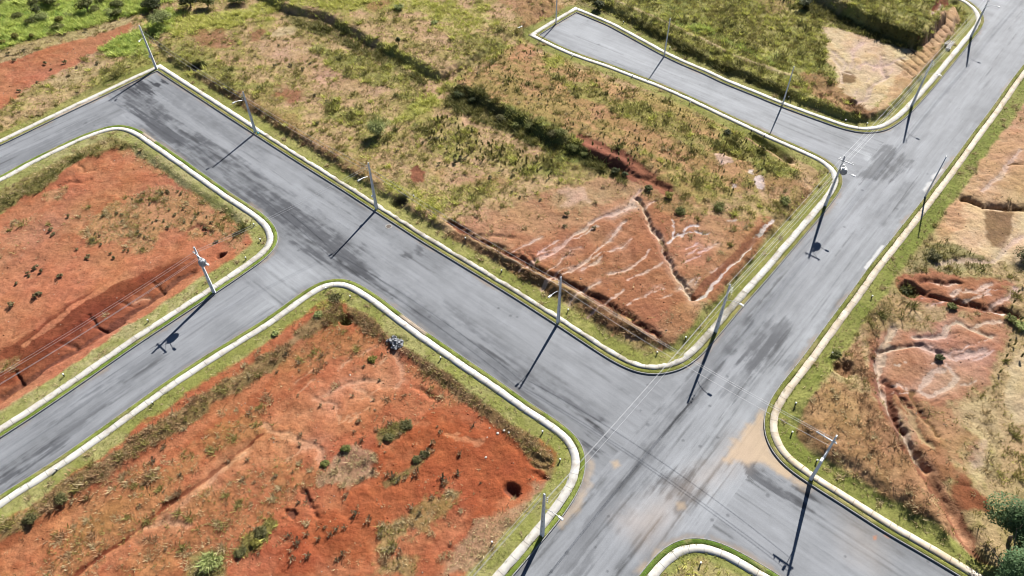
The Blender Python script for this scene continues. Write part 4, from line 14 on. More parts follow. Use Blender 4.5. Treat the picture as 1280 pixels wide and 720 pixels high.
BUSHES = [((-22.88,106.11),2.7,3.8,'lime'),((-31.94,31.72),1.7,1.0,'lime'),((-29.0,32.73),0.8,0.6,'olive'),((-27.38,34.93),0.9,0.6,'olive'),((-27.67,33.6),0.7,0.6,'yellow'),((-9.64,117.6),1.5,1.5,'dark'),((-7.08,116.0),1.1,1.2,'dark'),((-1.93,110.4),1.1,1.2,'olive'),((0.9,108.19),1.1,1.2,'green'),((3.27,107.21),1.3,1.4,'green'),((8.41,103.89),1.5,1.6,'green'),((10.42,100.73),1.4,1.7,'green'),((12.21,99.39),1.0,1.1,'green'),((7.06,104.37),1.2,1.2,'olive'),((24.6,88.99),1.1,1.1,'yellow'),((21.68,90.78),0.9,1.0,'dark'),((25.89,85.19),1.2,1.1,'green'),((16.87,95.09),1.0,1.1,'dark'),((18.35,94.24),0.8,0.9,'dark'),((-23.58,149.89),1.6,1.2,'lime'),((-15.79,143.56),1.0,0.8,'lime'),((-22.07,134.61),0.7,1.9,'dark'),((55.48,70.38),1.2,0.9,'dark'),((41.66,58.19),1.0,0.8,'green'),((61.44,76.07),1.6,1.1,'olive'),((60.21,66.29),0.9,0.6,'green'),((55.02,57.68),0.8,0.8,'dark'),((32.06,86.43),1.5,1.0,'green'),((42.69,87.64),1.3,0.8,'green'),((-14.86,46.75),0.8,0.6,'olive'),((-12.83,48.39),1.1,0.6,'olive'),((-11.28,43.73),0.7,0.5,'olive'),((-10.41,44.45),0.7,0.5,'olive'),((-19.66,45.17),0.7,0.6,'green'),((-21.88,43.29),0.7,0.6,'green'),((-24.48,68.57),1.2,0.7,'olive'),((-26.42,65.65),0.7,0.6,'lime'),((-31.52,62.47),0.6,0.5,'lime'),((-18.22,58.47),0.7,0.5,'yellow'),((74.45,75.44),2.2,2.2,'dark'),((67.07,64.07),1.0,0.9,'green'),((67.8,62.66),1.2,0.9,'lime'),((-52.67,36.49),1.0,0.7,'olive'),((-50.34,38.92),1.0,0.8,'olive'),((37.47,106.33),1.0,0.9,'dark')]
TREES = [((-100.71,149.96),1.6,3.4,'dark'),((-72.92,146.08),3.0,3.2,'lime'),((-77.26,154.3),3.2,3.0,'dark'),((-69.16,153.44),2.6,3.6,'dark'),((-65.52,154.12),2.6,3.2,'green'),((-90.99,152.32),2.2,3.4,'green'),((-94.25,144.68),1.5,1.4,'green'),((-84.9,153.68),2.0,2.4,'green'),((62.58,150.4),1.7,2.6,'dark'),((19.17,152.86),1.6,2.2,'dark'),((-100.42,155.38),2.6,2.6,'green'),((-59.23,155.51),2.4,2.0,'green'),((-48.01,156.46),2.4,2.0,'green')]
BIG_TREES = [((49.15,28.01),4.6,8.5),((52.78,33.36),4.4,8.0),((46.5,25.67),3.2,6.0)]
MANHOLES = [(-18.78,83.65)]
ROAD_DARK = [([(-75.98,124.43),(-71.87,125.79),(-63.46,116.19),(-56.14,108.64),(-40.43,95.11),(-22.54,78.94),(-19.47,73.14),(-24.06,73.19),(-35.8,82.57),(-53.48,99.49),(-65.03,109.95)],2.5,0.75),([(-21.29,73.96),(-8.7,64.77),(-0.07,57.27),(7.23,50.5),(5.65,48.24),(-4.15,56.04),(-12.98,64.11)],2.5,0.5),([(8.02,47.66),(9.93,47.64),(11.11,44.92),(9.6,43.66),(8.3,44.94)],1,0.85),([(32.4,64.39),(37.07,63.64),(35.17,56.32),(31.31,55.1),(29.09,58.96)],2,0.55),([(57.02,95.05),(64.25,102.55),(67.08,99.19),(61.22,93.97)],1.5,0.6),([(17.97,40.74),(20.41,41.73),(20.96,39.73),(18.26,36.88),(17.23,38.79)],1.5,0.6),([(25.75,43.22),(27.64,43.42),(32.67,38.19),(31.4,36.79),(28.59,39.67)],1,0.7),([(34.14,46.89),(31.4,36.79),(32.71,36.78),(33.24,38.67)],1,0.2),([(-71.87,125.79),(-66.79,124.31),(-67.14,120.74),(-70.72,122.42)],0.6,0.95),([(-16.43,77.19),(-13.73,80.23),(-13.03,78.84),(-15.17,76.34)],0.8,0.6),([(-58.44,41.34),(-54.94,45.99),(-53.39,45.65),(-56.61,41.33)],1.2,0.5),([(-31.62,97.1),(-26.87,91.91),(-16.94,82.37),(-9.28,75.46),(-11.55,74.67),(-22.03,84.23)],2,0.3),([(25.77,52.71),(34.05,62.28),(34.95,61.58),(27.5,51.5)],1.5,0.4),([(55.67,85.24),(63.81,93.94),(64.72,92.91),(56.88,83.4)],1.5,0.35),([(-8.86,67.68),(6.01,55.32),(11.53,49.32),(9.54,48.77),(0.94,55.37)],1.8,0.35),([(-74.45,124.41),(-67.7,127.17),(-57.22,117.42),(-40.76,102.66),(-41.63,100.45),(-57.21,112.31),(-65.47,120.18)],2,0.35),([(-58.91,42.35),(-53.14,51.01),(-46.08,59.63),(-44.7,58.57),(-51.49,49.28),(-57.97,40.34)],1,0.35),([(-86.35,100.97),(-80.61,106.57),(-74.01,115.04),(-72.35,112.5),(-79.15,103.11),(-84.82,97.71)],1.2,0.3),([(9.45,124.72),(18.34,121.82),(43.58,101.67),(47.52,96.2),(36.36,106.34),(20.91,117.74)],1,0.25),([(3.92,29.96),(10.54,38.84),(22.0,53.95),(36.36,71.81),(37.98,71.48),(22.58,51.54),(11.15,36.01),(6.4,29.94)],1.2,0.35)]
ROAD_LIGHT = [([(-36.09,75.73),(-27.92,75.65),(-25.21,73.2),(-28.45,72.13),(-32.91,66.44),(-36.95,65.04),(-34.85,70.18)],2,0.5),([(21.76,36.86),(36.36,51.43),(44.04,60.15),(67.49,86.99),(82.38,103.47),(83.08,108.15),(55.05,79.87),(33.24,58.92),(13.87,36.92)],4,0.5),([(10.7,150.1),(30.33,131.75),(50.87,108.54),(49.3,102.73),(30.57,123.04),(10.2,139.88)],3,0.35),([(59.45,103.75),(60.48,101.47),(59.59,96.07),(59.74,99.28)],0.8,0.8)]
ROAD_DIRT_GLINT = [([(26.9,46.4),(29.43,49.17),(30.34,49.73),(29.83,46.38),(30.31,43.71),(31.4,41.85),(33.57,39.83),(32.28,40.04),(30.38,41.45),(28.85,42.68),(26.65,43.11),(24.36,43.23)],0.6,1.0,'sand'),([(12.02,36.0),(19.78,40.73),(24.57,44.28),(27.96,46.94),(27.59,43.21),(23.6,41.7),(18.48,38.3),(14.28,33.29)],2.5,0.3,'pale'),([(35.77,36.75),(38.09,35.81),(39.75,33.1),(37.87,30.13),(35.23,32.27)],2.5,0.2,'sand'),([(11.22,43.13),(12.07,43.33),(12.37,42.61),(11.58,42.1)],0.3,0.8,'sand'),([(18.0,38.02),(18.88,38.01),(18.93,37.25),(18.13,37.17)],0.3,0.7,'sand'),([(8.11,44.94),(8.78,43.88),(8.72,41.82),(8.15,40.32),(6.44,37.44),(5.04,35.78),(5.28,35.51),(7.03,36.97),(8.69,40.32),(9.26,42.84)],0.5,0.6,'sand'),([(38.43,34.0),(38.89,34.08),(38.71,33.55),(38.37,33.55)],0.15,0.9,'orange'),([(39.81,34.26),(40.25,33.81),(40.05,33.72),(39.66,34.08)],0.15,0.8,'orange'),([(12.23,30.31),(14.05,31.56),(15.98,33.28),(15.17,32.41),(13.47,30.3)],0.5,0.5,'sand'),([(50.97,73.73),(54.93,78.15),(55.34,78.66),(54.93,78.83),(50.79,74.21)],0.1,0.95,'puddle_glint'),([(66.0,90.89),(68.98,93.88),(67.45,93.28),(65.85,91.49)],0.2,0.95,'puddle_glint'),([(68.34,93.89),(71.37,96.56),(71.14,96.99),(68.74,94.92)],0.2,0.9,'puddle_glint'),([(-32.6,65.0),(-35.93,60.87),(-32.21,65.71)],1,0.1,'sand')]
VERGE_BARE = [((-62.74,107.29),2.0),((-13.78,63.41),2.6),((-80.26,115.38),3.0),((-78.25,118.47),2.2),((14.4,141.46),0.1)]
DEBRIS = [((-1.84,47.19),0.2),((-1.08,47.51),0.17),((-0.5,47.18),0.15),((-2.81,47.97),0.12),((-3.07,46.65),0.12),((-3.21,43.98),0.18),((-7.35,39.76),0.13),((-71.92,84.03),0.13),((-20.77,56.06),0.14)]
BOXES_AT = (88.34,136.53)
HEAP_AT = (-15.48,61.09)
CYAN_AT = (-44.25,107.78)
BOARD_AT = (2.03,142.63)
TERRACE_FADE = [(14.78,98.06),(31.44,87.76)]
SUN_AZ = 26.505
SUN_EL = 37.12
U1 = (0.75488,-0.65587)
U2 = (0.65731,0.75362)
CAM_AXES = [(0.999975,-0.005205,-0.004836),(0.007105,0.732597,0.680625),(-0.0,-0.680642,0.732616)]
CAM_F = 920.379
CAM_H = 76.0

random.seed(5)
rng = np.random.default_rng(11)
scene = bpy.context.scene
COL = bpy.data.collections.new('place')
scene.collection.children.link(COL)
U1V, U2V = Vector((U1[0], U1[1], 0)), Vector((U2[0], U2[1], 0))
ALB = 2.5          # photograph exposure: sunlit surface value / albedo


def S(r, g, b):
    """base colour of a surface that shows as sRGB r,g,b in full sun"""
    f = lambda c: (c / 12.92 if c <= .04045 else ((c + .055) / 1.055) ** 2.4)
    return np.array([f(r / 255) / ALB, f(g / 255) / ALB, f(b / 255) / ALB])


# ---------------------------------------------------------------- numpy helpers
def _hash(ix, iy, seed):
    h = (ix.astype(np.int64) * 374761393 + iy.astype(np.int64) * 668265263 + seed * 974711) & 0xffffffff
    h = ((h ^ (h >> 13)) * 1274126177) & 0xffffffff
    h = (h ^ (h >> 16)) & 0xffffff
    return h.astype(np.float32) / 0xffffff


def vnoise(x, y, seed):
    ix, iy = np.floor(x), np.floor(y)
    fx, fy = (x - ix).astype(np.float32), (y - iy).astype(np.float32)
    fx = fx * fx * (3 - 2 * fx); fy = fy * fy * (3 - 2 * fy)
    a, b = _hash(ix, iy, seed), _hash(ix + 1, iy, seed)
    c, d = _hash(ix, iy + 1, seed), _hash(ix + 1, iy + 1, seed)
    return (a + (b - a) * fx) * (1 - fy) + (c + (d - c) * fx) * fy


def fbm(x, y, scale, octaves=4, seed=0):
    """about -1..1"""
    out = 0; amp = 1; tot = 0
    c, s = math.cos(.6), math.sin(.6)
    x, y = x / scale, y / scale
    for k in range(octaves):
        out = out + amp * (vnoise(x, y, seed + 31 * k) * 2 - 1)
        tot += amp; amp *= .55
        x, y = (c * x - s * y) * 2.03 + 7.1, (s * x + c * y) * 2.03 - 3.7
    return out / tot * 1.5


def sstep(a, b, v):
    t = np.clip((v - a) / (b - a), 0, 1)
    return t * t * (3 - 2 * t)


def seg_dist(px, py, a, b):
    ax, ay = a; bx, by = b
    dx, dy = bx - ax, by - ay
    L2 = dx * dx + dy * dy + 1e-9
    t = np.clip(((px - ax) * dx + (py - ay) * dy) / L2, 0, 1)
    return np.hypot(px - ax - t * dx, py - ay - t * dy)


def inside(px, py, P):
    r = np.zeros(px.shape, bool)
    n = len(P)
    for i in range(n):
        (x0, y0), (x1, y1) = P[i], P[(i + 1) % n]
        if y0 == y1:
            continue
        c = (py >= min(y0, y1)) & (py < max(y0, y1))
        xi = x0 + (py - y0) * (x1 - x0) / (y1 - y0)
        r ^= c & (px < xi)
    return r


def sdf(px, py, P, reach=1e9):
    """signed distance to a closed polygon, positive inside, cut off at reach"""
    d = np.full(px.shape, min(reach, 1e6))
    n = len(P)
    for i in range(n):
        a, b = P[i], P[(i + 1) % n]
        if reach < 1e8:
            m = (px > min(a[0], b[0]) - reach) & (px < max(a[0], b[0]) + reach) & (py > min(a[1], b[1]) - reach) & (py < max(a[1], b[1]) + reach)
            if not m.any():
                continue
            d[m] = np.minimum(d[m], seg_dist(px[m], py[m], a, b))
        else:
            d = np.minimum(d, seg_dist(px, py, a, b))
    return np.where(inside(px, py, P), d, -d)


def bbox_mask(px, py, P, pad):
    xs = [p[0] for p in P]; ys = [p[1] for p in P]
    return (px > min(xs) - pad) & (px < max(xs) + pad) & (py > min(ys) - pad) & (py < max(ys) + pad)


# ---------------------------------------------------------------- scene helpers
def link(o, parent=None):
    COL.objects.link(o)
    if parent is not None:
        o.parent = parent
    return o


def mesh_from(name, V, F, mat=None, smooth=False):
    me = bpy.data.meshes.new(name)
    me.from_pydata([tuple(v) for v in V], [], [tuple(f) for f in F])
    if mat:
        me.materials.append(mat)
    if smooth:
        me.polygons.foreach_set('use_smooth', [True] * len(me.polygons))
    me.update()
    return me


def big_mesh(name, V, F, mat, colors=None, smooth=False, extra=None):
    """V (n,3) and F (m,k) arrays"""
    V = np.ascontiguousarray(V, dtype=np.float32); F = np.ascontiguousarray(F, dtype=np.int32)
    k = F.shape[1]
    me = bpy.data.meshes.new(name)
    me.vertices.add(len(V)); me.vertices.foreach_set('co', V.ravel())
    me.loops.add(F.size); me.loops.foreach_set('vertex_index', F.ravel())
    me.polygons.add(len(F))
    me.polygons.foreach_set('loop_start', np.arange(0, F.size, k, dtype=np.int32))
    if smooth:
        me.polygons.foreach_set('use_smooth', np.ones(len(F), dtype=bool))
    if colors is not None:
        a = me.attributes.new('Col', 'FLOAT_COLOR', 'POINT')
        c = np.ones((len(V), 4), np.float32); c[:, :3] = colors
        a.data.foreach_set('color', c.ravel())
    for n, arr in (extra or {}).items():
        if arr.ndim == 1:
            a = me.attributes.new(n, 'FLOAT', 'POINT'); a.data.foreach_set('value', arr.astype(np.float32))
        else:
            a = me.attributes.new(n, 'FLOAT_VECTOR', 'POINT'); a.data.foreach_set('vector', arr.astype(np.float32).ravel())
    me.materials.append(mat)
    me.update(calc_edges=True)
    me.validate()
    return me


def add_obj(name, me, parent=None):
    return link(bpy.data.objects.new(name, me), parent)


def tag(o, label, cat, group=None):
    o['label'] = label; o['category'] = cat
    if group:
        o['group'] = group
    return o


def thing(name, label, cat, loc, rz=0, group=None):
    o = bpy.data.objects.new(name, None)
    o.empty_display_size = .3
    link(o)
    o.location = loc; o.rotation_euler = (0, 0, rz)
    return tag(o, label, cat, group)


def bm_obj(name, bm, mat, parent=None, smooth=False):
    me = bpy.data.meshes.new(name)
    bm.to_mesh(me); bm.free()
    me.materials.append(mat)
    if smooth:
        me.polygons.foreach_set('use_smooth', [True] * len(me.polygons))
    return add_obj(name, me, parent)


def bm_box(bm, c, s, M=None, taper=1.0):
    vs = []
    for dz in (-1, 1):
        k = 1 if dz < 0 else taper
        for dx, dy in ((-1, -1), (1, -1), (1, 1), (-1, 1)):
            v = Vector((c[0] + dx * s[0] / 2 * k, c[1] + dy * s[1] / 2 * k, c[2] + dz * s[2] / 2))
            vs.append(bm.verts.new(M @ v if M else v))
    for f in ((0, 3, 2, 1), (4, 5, 6, 7), (0, 1, 5, 4), (1, 2, 6, 5), (2, 3, 7, 6), (3, 0, 4, 7)):
        bm.faces.new([vs[i] for i in f])


def bm_tube(bm, pts, r, n=8, caps=True):
    pts = [Vector(p) for p in pts]
    rs = r if isinstance(r, (list, tuple)) else [r] * len(pts)
    rings = []
    for i, p in enumerate(pts):
        t = (pts[min(i + 1, len(pts) - 1)] - pts[max(i - 1, 0)]).normalized()
        a = t.orthogonal().normalized() if abs(t.z) > .95 else t.cross(Vector((0, 0, 1))).normalized()
        b = t.cross(a)
        rings.append([bm.verts.new(p + (a * math.cos(2 * math.pi * k / n) + b * math.sin(2 * math.pi * k / n)) * rs[i]) for k in range(n)])
    for A, B in zip(rings, rings[1:]):
        for k in range(n):
            bm.faces.new((A[k], A[(k + 1) % n], B[(k + 1) % n], B[k]))
    if caps:
        bm.faces.new(rings[0][::-1]); bm.faces.new(rings[-1])


# ---------------------------------------------------------------- materials
def new_mat(name):
    m = bpy.data.materials.new(name); m.use_nodes = True
    nt = m.node_tree
    return m, nt, nt.nodes['Principled BSDF']


def nd(nt, typ, **kw):
    n = nt.nodes.new(typ)
    for k, v in kw.items():
        if k in n.inputs:
            n.inputs[k].default_value = v
        else:
            setattr(n, k, v)
    return n


def ramp(nt, src, stops):
    r = nt.nodes.new('ShaderNodeValToRGB')
    e = r.color_ramp.elements
    while len(e) < len(stops):
        e.new(.5)
    for i, (p, c) in enumerate(stops):
        e[i].position = p; e[i].color = (c, c, c, 1) if not hasattr(c, '__len__') else (*c, 1)
    nt.links.new(src, r.inputs[0])
    return r.outputs[0]


def mul(nt, a, b, fac=1.0):
    m = nt.nodes.new('ShaderNodeMix'); m.data_type = 'RGBA'; m.blend_type = 'MULTIPLY'
    m.inputs[0].default_value = fac
    nt.links.new(a, m.inputs[6]); nt.links.new(b, m.inputs[7])
    return m.outputs[2]


def mixc(nt, fac, a, b):
    m = nt.nodes.new('ShaderNodeMix'); m.data_type = 'RGBA'
    nt.links.new(fac, m.inputs[0])
    for s, v in ((6, a), (7, b)):
        if hasattr(v, 'is_linked'):
            nt.links.new(v, m.inputs[s])
        else:
            m.inputs[s].default_value = (*v, 1)
    return m.outputs[2]


def noise_node(nt, vec, scale, detail=6, rough=.6):
    n = nd(nt, 'ShaderNodeTexNoise', Scale=scale, Detail=detail, Roughness=rough)
    nt.links.new(vec, n.inputs['Vector'])
    return n.outputs['Fac']


def obj_coords(nt):
    return nt.nodes.new('ShaderNodeTexCoord').outputs['Object']


def mat_ground():
    m, nt, b = new_mat('soil_and_turf')
    co = obj_coords(nt)
    a = nd(nt, 'ShaderNodeAttribute', attribute_name='Col')
    f1 = ramp(nt, noise_node(nt, co, 3.2, 8, .72), [(.25, .66), (.5, 1.0), (.75, 1.3)])
    f2 = ramp(nt, noise_node(nt, co, .55, 4, .6), [(.3, .84), (.7, 1.16)])
    sp = ramp(nt, noise_node(nt, co, 5.5, 6, .85), [(.29, .5), (.38, .95), (.62, 1.0), (.72, 1.35)])
    c = mul(nt, mul(nt, mul(nt, a.outputs['Color'], f1), f2), sp)
    nt.links.new(c, b.inputs['Base Color'])
    b.inputs['Roughness'].default_value = .95
    b.inputs['Specular IOR Level'].default_value = .1
    bp = nd(nt, 'ShaderNodeBump', Strength=.9, Distance=.16)
    nt.links.new(noise_node(nt, co, 2.2, 8, .7), bp.inputs['Height'])
    nt.links.new(bp.outputs[0], b.inputs['Normal'])
    return m


def mat_asphalt():
    m, nt, b = new_mat('asphalt')
    a = nd(nt, 'ShaderNodeAttribute', attribute_name='Col')
    uv = nd(nt, 'ShaderNodeAttribute', attribute_name='along')
    mp = nd(nt, 'ShaderNodeMapping'); mp.inputs['Scale'].default_value = (.07, 1.1, 1)
    nt.links.new(uv.outputs['Vector'], mp.inputs['Vector'])
    st = ramp(nt, noise_node(nt, mp.outputs[0], 1.6, 7, .66), [(.3, .87), (.5, 1.0), (.72, 1.06)])
    mp2 = nd(nt, 'ShaderNodeMapping'); mp2.inputs['Scale'].default_value = (.25, 2.6, 1)
    nt.links.new(uv.outputs['Vector'], mp2.inputs['Vector'])
    st2 = ramp(nt, noise_node(nt, mp2.outputs[0], 1.3, 6, .7), [(.28, .93), (.5, 1.0), (.75, 1.03)])
    co = obj_coords(nt)
    gr = ramp(nt, noise_node(nt, co, 7, 6, .85), [(.3, .86), (.7, 1.13)])
    mp3 = nd(nt, 'ShaderNodeMapping'); mp3.inputs['Scale'].default_value = (.03, 4.2, 1)
    nt.links.new(uv.outputs['Vector'], mp3.inputs['Vector'])
    ck = ramp(nt, noise_node(nt, mp3.outputs[0], 1.0, 5, .7), [(.27, .72), (.34, .97), (.45, 1), (.7, 1.02)])
    blot = ramp(nt, noise_node(nt, co, .22, 7, .68), [(.3, .84), (.5, 1.0), (.7, 1.07)])
    c = mul(nt, mul(nt, mul(nt, mul(nt, mul(nt, a.outputs['Color'], st), st2), gr), ck), blot)
    nt.links.new(c, b.inputs['Base Color'])
    b.inputs['Roughness'].default_value = .82
    b.inputs['Specular IOR Level'].default_value = .3
    bp = nd(nt, 'ShaderNodeBump', Strength=.3, Distance=.02)
    nt.links.new(noise_node(nt, co, 14, 4, .7), bp.inputs['Height'])
    nt.links.new(bp.outputs[0], b.inputs['Normal'])
    return m


def mat_walk(name, base, dirt, dirtiness):
    m, nt, b = new_mat(name)
    co = obj_coords(nt)
    al = nd(nt, 'ShaderNodeAttribute', attribute_name='along')
    # pour joints every two metres
    mm = nd(nt, 'ShaderNodeMath', operation='FRACT')
    dv = nd(nt, 'ShaderNodeMath', operation='MULTIPLY'); dv.inputs[1].default_value = .48
    sx = nd(nt, 'ShaderNodeSeparateXYZ')
    nt.links.new(al.outputs['Vector'], sx.inputs[0]); nt.links.new(sx.outputs[0], dv.inputs[0]); nt.links.new(dv.outputs[0], mm.inputs[0])
    joint = ramp(nt, mm.outputs[0], [(.0, .5), (.03, .55), (.05, 1.0), (1, 1.0)])
    fl = nd(nt, 'ShaderNodeMath', operation='FLOOR'); nt.links.new(dv.outputs[0], fl.inputs[0])
    wn = nd(nt, 'ShaderNodeTexWhiteNoise', noise_dimensions='1D'); nt.links.new(fl.outputs[0], wn.inputs['W'])
    joint = mul(nt, joint, ramp(nt, wn.outputs['Value'], [(0, .88), (.5, .98), (1, 1.04)]))
    n1 = ramp(nt, noise_node(nt, co, .45, 6, .65), [(.62 - dirtiness * .4, 0), (.78 - dirtiness * .3, 1)])
    c = mixc(nt, n1, tuple(base), tuple(dirt))
    c = mul(nt, c, ramp(nt, noise_node(nt, co, 2.5, 6, .7), [(.25, .8), (.7, 1.12)]))
    c = mul(nt, c, joint)
    nt.links.new(c, b.inputs['Base Color']); b.inputs['Roughness'].default_value = .9
    bp = nd(nt, 'ShaderNodeBump', Strength=.3, Distance=.02)
    nt.links.new(noise_node(nt, co, 6, 5, .7), bp.inputs['Height']); nt.links.new(bp.outputs[0], b.inputs['Normal'])
    return m


def mat_simple(name, col, var=.15, scale=4, rough=.8, metal=0, bump=0):
    m, nt, b = new_mat(name)
    co = obj_coords(nt)
    n = nd(nt, 'ShaderNodeRGB'); n.outputs[0].default_value = (*col, 1)
    c = mul(nt, n.outputs[0], ramp(nt, noise_node(nt, co, scale, 5, .65), [(.28, 1 - var), (.72, 1 + var)]))
    nt.links.new(c, b.inputs['Base Color'])
    b.inputs['Roughness'].default_value = rough; b.inputs['Metallic'].default_value = metal
    if bump:
        bp = nd(nt, 'ShaderNodeBump', Strength=.5, Distance=bump)
        nt.links.new(noise_node(nt, co, scale * 2, 5, .7), bp.inputs['Height']); nt.links.new(bp.outputs[0], b.inputs['Normal'])
    return m


def mat_leaf(name, transl=.35):
    m, nt, b = new_mat(name)
    out = nt.nodes['Material Output']
    a = nd(nt, 'ShaderNodeAttribute', attribute_name='Col')
    oi = nt.nodes.new('ShaderNodeObjectInfo')
    v = ramp(nt, oi.outputs['Random'], [(0, .75), (1, 1.25)])
    c = mul(nt, a.outputs['Color'], v)
    nt.links.new(c, b.inputs['Base Color'])
    b.inputs['Roughness'].default_value = .7; b.inputs['Specular IOR Level'].default_value = .2
    t = nt.nodes.new('ShaderNodeBsdfTranslucent'); nt.links.new(c, t.inputs[0])
    mx = nt.nodes.new('ShaderNodeMixShader'); mx.inputs[0].default_value = transl
    nt.links.new(b.outputs[0], mx.inputs[1]); nt.links.new(t.outputs[0], mx.inputs[2])
    nt.links.new(mx.outputs[0], out.inputs['Surface'])
    return m


M_GROUND, M_ROAD = mat_ground(), mat_asphalt()
M_WALK = {'A': mat_walk('white_concrete', (.43, .41, .37), (.29, .25, .20), .25),
          'C': mat_walk('dirty_concrete', (.38, .36, .32), (.19, .17, .13), .55),
          'E': mat_walk('sandy_concrete', (.46, .40, .32), (.36, .29, .20), .5)}
M_KERB = mat_simple('kerb_concrete', (.20, .195, .185), .3, 2, .9)
M_POLE = mat_simple('cast_concrete', (.56, .57, .58), .16, 3, .85, bump=.01)
M_GALV = mat_simple('galvanised_steel', (.42, .43, .44), .1, 6, .45, .7)
M_GREYPAINT = mat_simple('grey_tank_paint', (.36, .37, .38), .08, 4, .45)
M_WHITE = mat_simple('white_plastic', (.7, .7, .68), .06, 8, .5)
M_BLACK = mat_simple('black_rubber_and_shade', (.012, .012, .014), .2, 8, .7)
M_WIRE = mat_simple('aluminium_cable', (.36, .36, .37), .08, 3, .5, .3)
M_PORC = mat_simple('porcelain', (.45, .44, .43), .1, 8, .3)
M_IRON = mat_simple('cast_iron', (.10, .075, .06), .25, 12, .7)
M_RUBBLE = mat_simple('pale_rubble', (.17, .175, .185), .6, 3.5, .9, bump=.05)
M_CYAN = mat_simple('cyan_plastic', (.05, .38, .45), .08, 8, .5)
M_STONE = mat_simple('pale_stone', (.42, .38, .33), .3, 5, .9)
M_BARK = mat_simple('bark', (.11, .085, .06), .3, 6, .95, bump=.02)
M_LEAF, M_GRASS = mat_leaf('leaves', .3), mat_leaf('grass_blades', .5)

# ---------------------------------------------------------------- kerb lines
FAR = 160


def resample(P, step):
    P = np.array(P, float)
    d = np.r_[0, np.cumsum(np.hypot(*np.diff(P, axis=0).T))]
    n = max(2, int(round(d[-1] / step)) + 1)
    t = np.linspace(0, d[-1], n)
    return np.c_[np.interp(t, d, P[:, 0]), np.interp(t, d, P[:, 1])]


def smooth_line(P, sigma=1.3, step=.4):
    Q = resample(P, step)
    k = int(3 * sigma / step)
    if len(Q) < 4:
        return Q
    k = min(k, len(Q) - 1)
    w = np.exp(-.5 * (np.arange(-k, k + 1) * step / sigma) ** 2); w /= w.sum()
    pre = 2 * Q[0] - Q[1:k + 1][::-1]; post = 2 * Q[-1] - Q[-k - 1:-1][::-1]
    E = np.vstack([pre, Q, post])
    out = np.c_[np.convolve(E[:, 0], w, 'valid'), np.convolve(E[:, 1], w, 'valid')]
    out[0], out[-1] = Q[0], Q[-1]
    return out


def u(v, k):
    return (v[0] * k, v[1] * k)


EXT = {'C': (u(U2, -FAR), u(U1, -FAR)), 'A': (u(U2, -FAR), u(U2, -FAR)), 'B': (u(U2, -FAR), u(U2, -FAR)),
       'E': (u(U2, FAR), u(U1, FAR)), 'F': (u(U2, -FAR), u(U1, FAR))}
CLOSE = {'C': [(100, 900), (-600, 900), (-600, -100)], 'A': [], 'B': [], 'E': [(700, -300), (700, 700)], 'F': [(0, -300)]}
LINES, LAND = {}, {}
for k, segs in KERB.items():
    segs = [list(s) for s in segs]
    a, b = segs[0][0], segs[-1][-1]
    segs[0] = [(a[0] + EXT[k][0][0], a[1] + EXT[k][0][1])] + segs[0]
    segs[-1] = segs[-1] + [(b[0] + EXT[k][1][0], b[1] + EXT[k][1][1])]
    parts = [smooth_line(s) for s in segs]
    Pk = np.vstack([parts[0]] + [p[1:] for p in parts[1:]])
    LINES[k] = Pk
    # thin the straight runs for distance tests
    keep = [0]
    for i in range(1, len(Pk) - 1):
        t0 = Pk[i] - Pk[keep[-1]]; t1 = Pk[i + 1] - Pk[i]
        ang = abs(t0[0] * t1[1] - t0[1] * t1[0]) / (np.hypot(*t0) * np.hypot(*t1) + 1e-9)
        if ang > .035 or np.hypot(*t0) > 60:
            keep.append(i)
    keep.append(len(Pk) - 1)
    LAND[k] = [tuple(p) for p in Pk[keep]] + CLOSE[k]


# the land across the small street at the top, beyond the picture
e_ = KERB['C'][-1][-1]
LAND['G'] = [(e_[0] + U2[0] * 9.5 + U1[0] * k + U2[0] * q, e_[1] + U2[1] * 9.5 + U1[1] * k + U2[1] * q) for k, q in ((-900, 0), (2.5, 0), (2.5, 900), (-900, 900))]


def orient(P):
    P = np.array(P); Q = np.roll(P, -1, 0)
    return np.sign((P[:, 0] * Q[:, 1] - Q[:, 0] * P[:, 1]).sum())


def offset_frames(P, side):
    d = np.diff(P, axis=0); d /= np.hypot(*d.T)[:, None]
    n = np.c_[-d[:, 1], d[:, 0]] * side
    N = np.vstack([n[:1], n[:-1] + n[1:], n[-1:]])
    N /= np.hypot(*N.T)[:, None]
    c = np.r_[1, (N[1:-1] * n[1:]).sum(1), 1]
    return N / np.maximum(c, .5)[:, None]


def sweep(name, P, N, prof, mat, colfun=None):
    """prof: list of (offset, z)"""
    n, k = len(P), len(prof)
    s = np.r_[0, np.cumsum(np.hypot(*np.diff(P, axis=0).T))]
    V = np.zeros((n, k, 3)); AL = np.zeros((n, k, 3))
    for j, (o, z) in enumerate(prof):
        oo = np.asarray(o) if np.ndim(o) else np.full(n, o)
        V[:, j, :2] = P + N * oo[:, None]
        V[:, j, 2] = z
        AL[:, j, 0] = s; AL[:, j, 1] = oo
    idx = np.arange(n * k).reshape(n, k)
    F = np.stack([idx[:-1, :-1], idx[1:, :-1], idx[1:, 1:], idx[:-1, 1:]], -1).reshape(-1, 4)
    V = V.reshape(-1, 3)
    cols = colfun(V[:, 0], V[:, 1]) if colfun else None
    me = big_mesh(name, V, F, mat, cols, False, {'along': AL.reshape(-1, 3)})
    return add_obj(name, me)


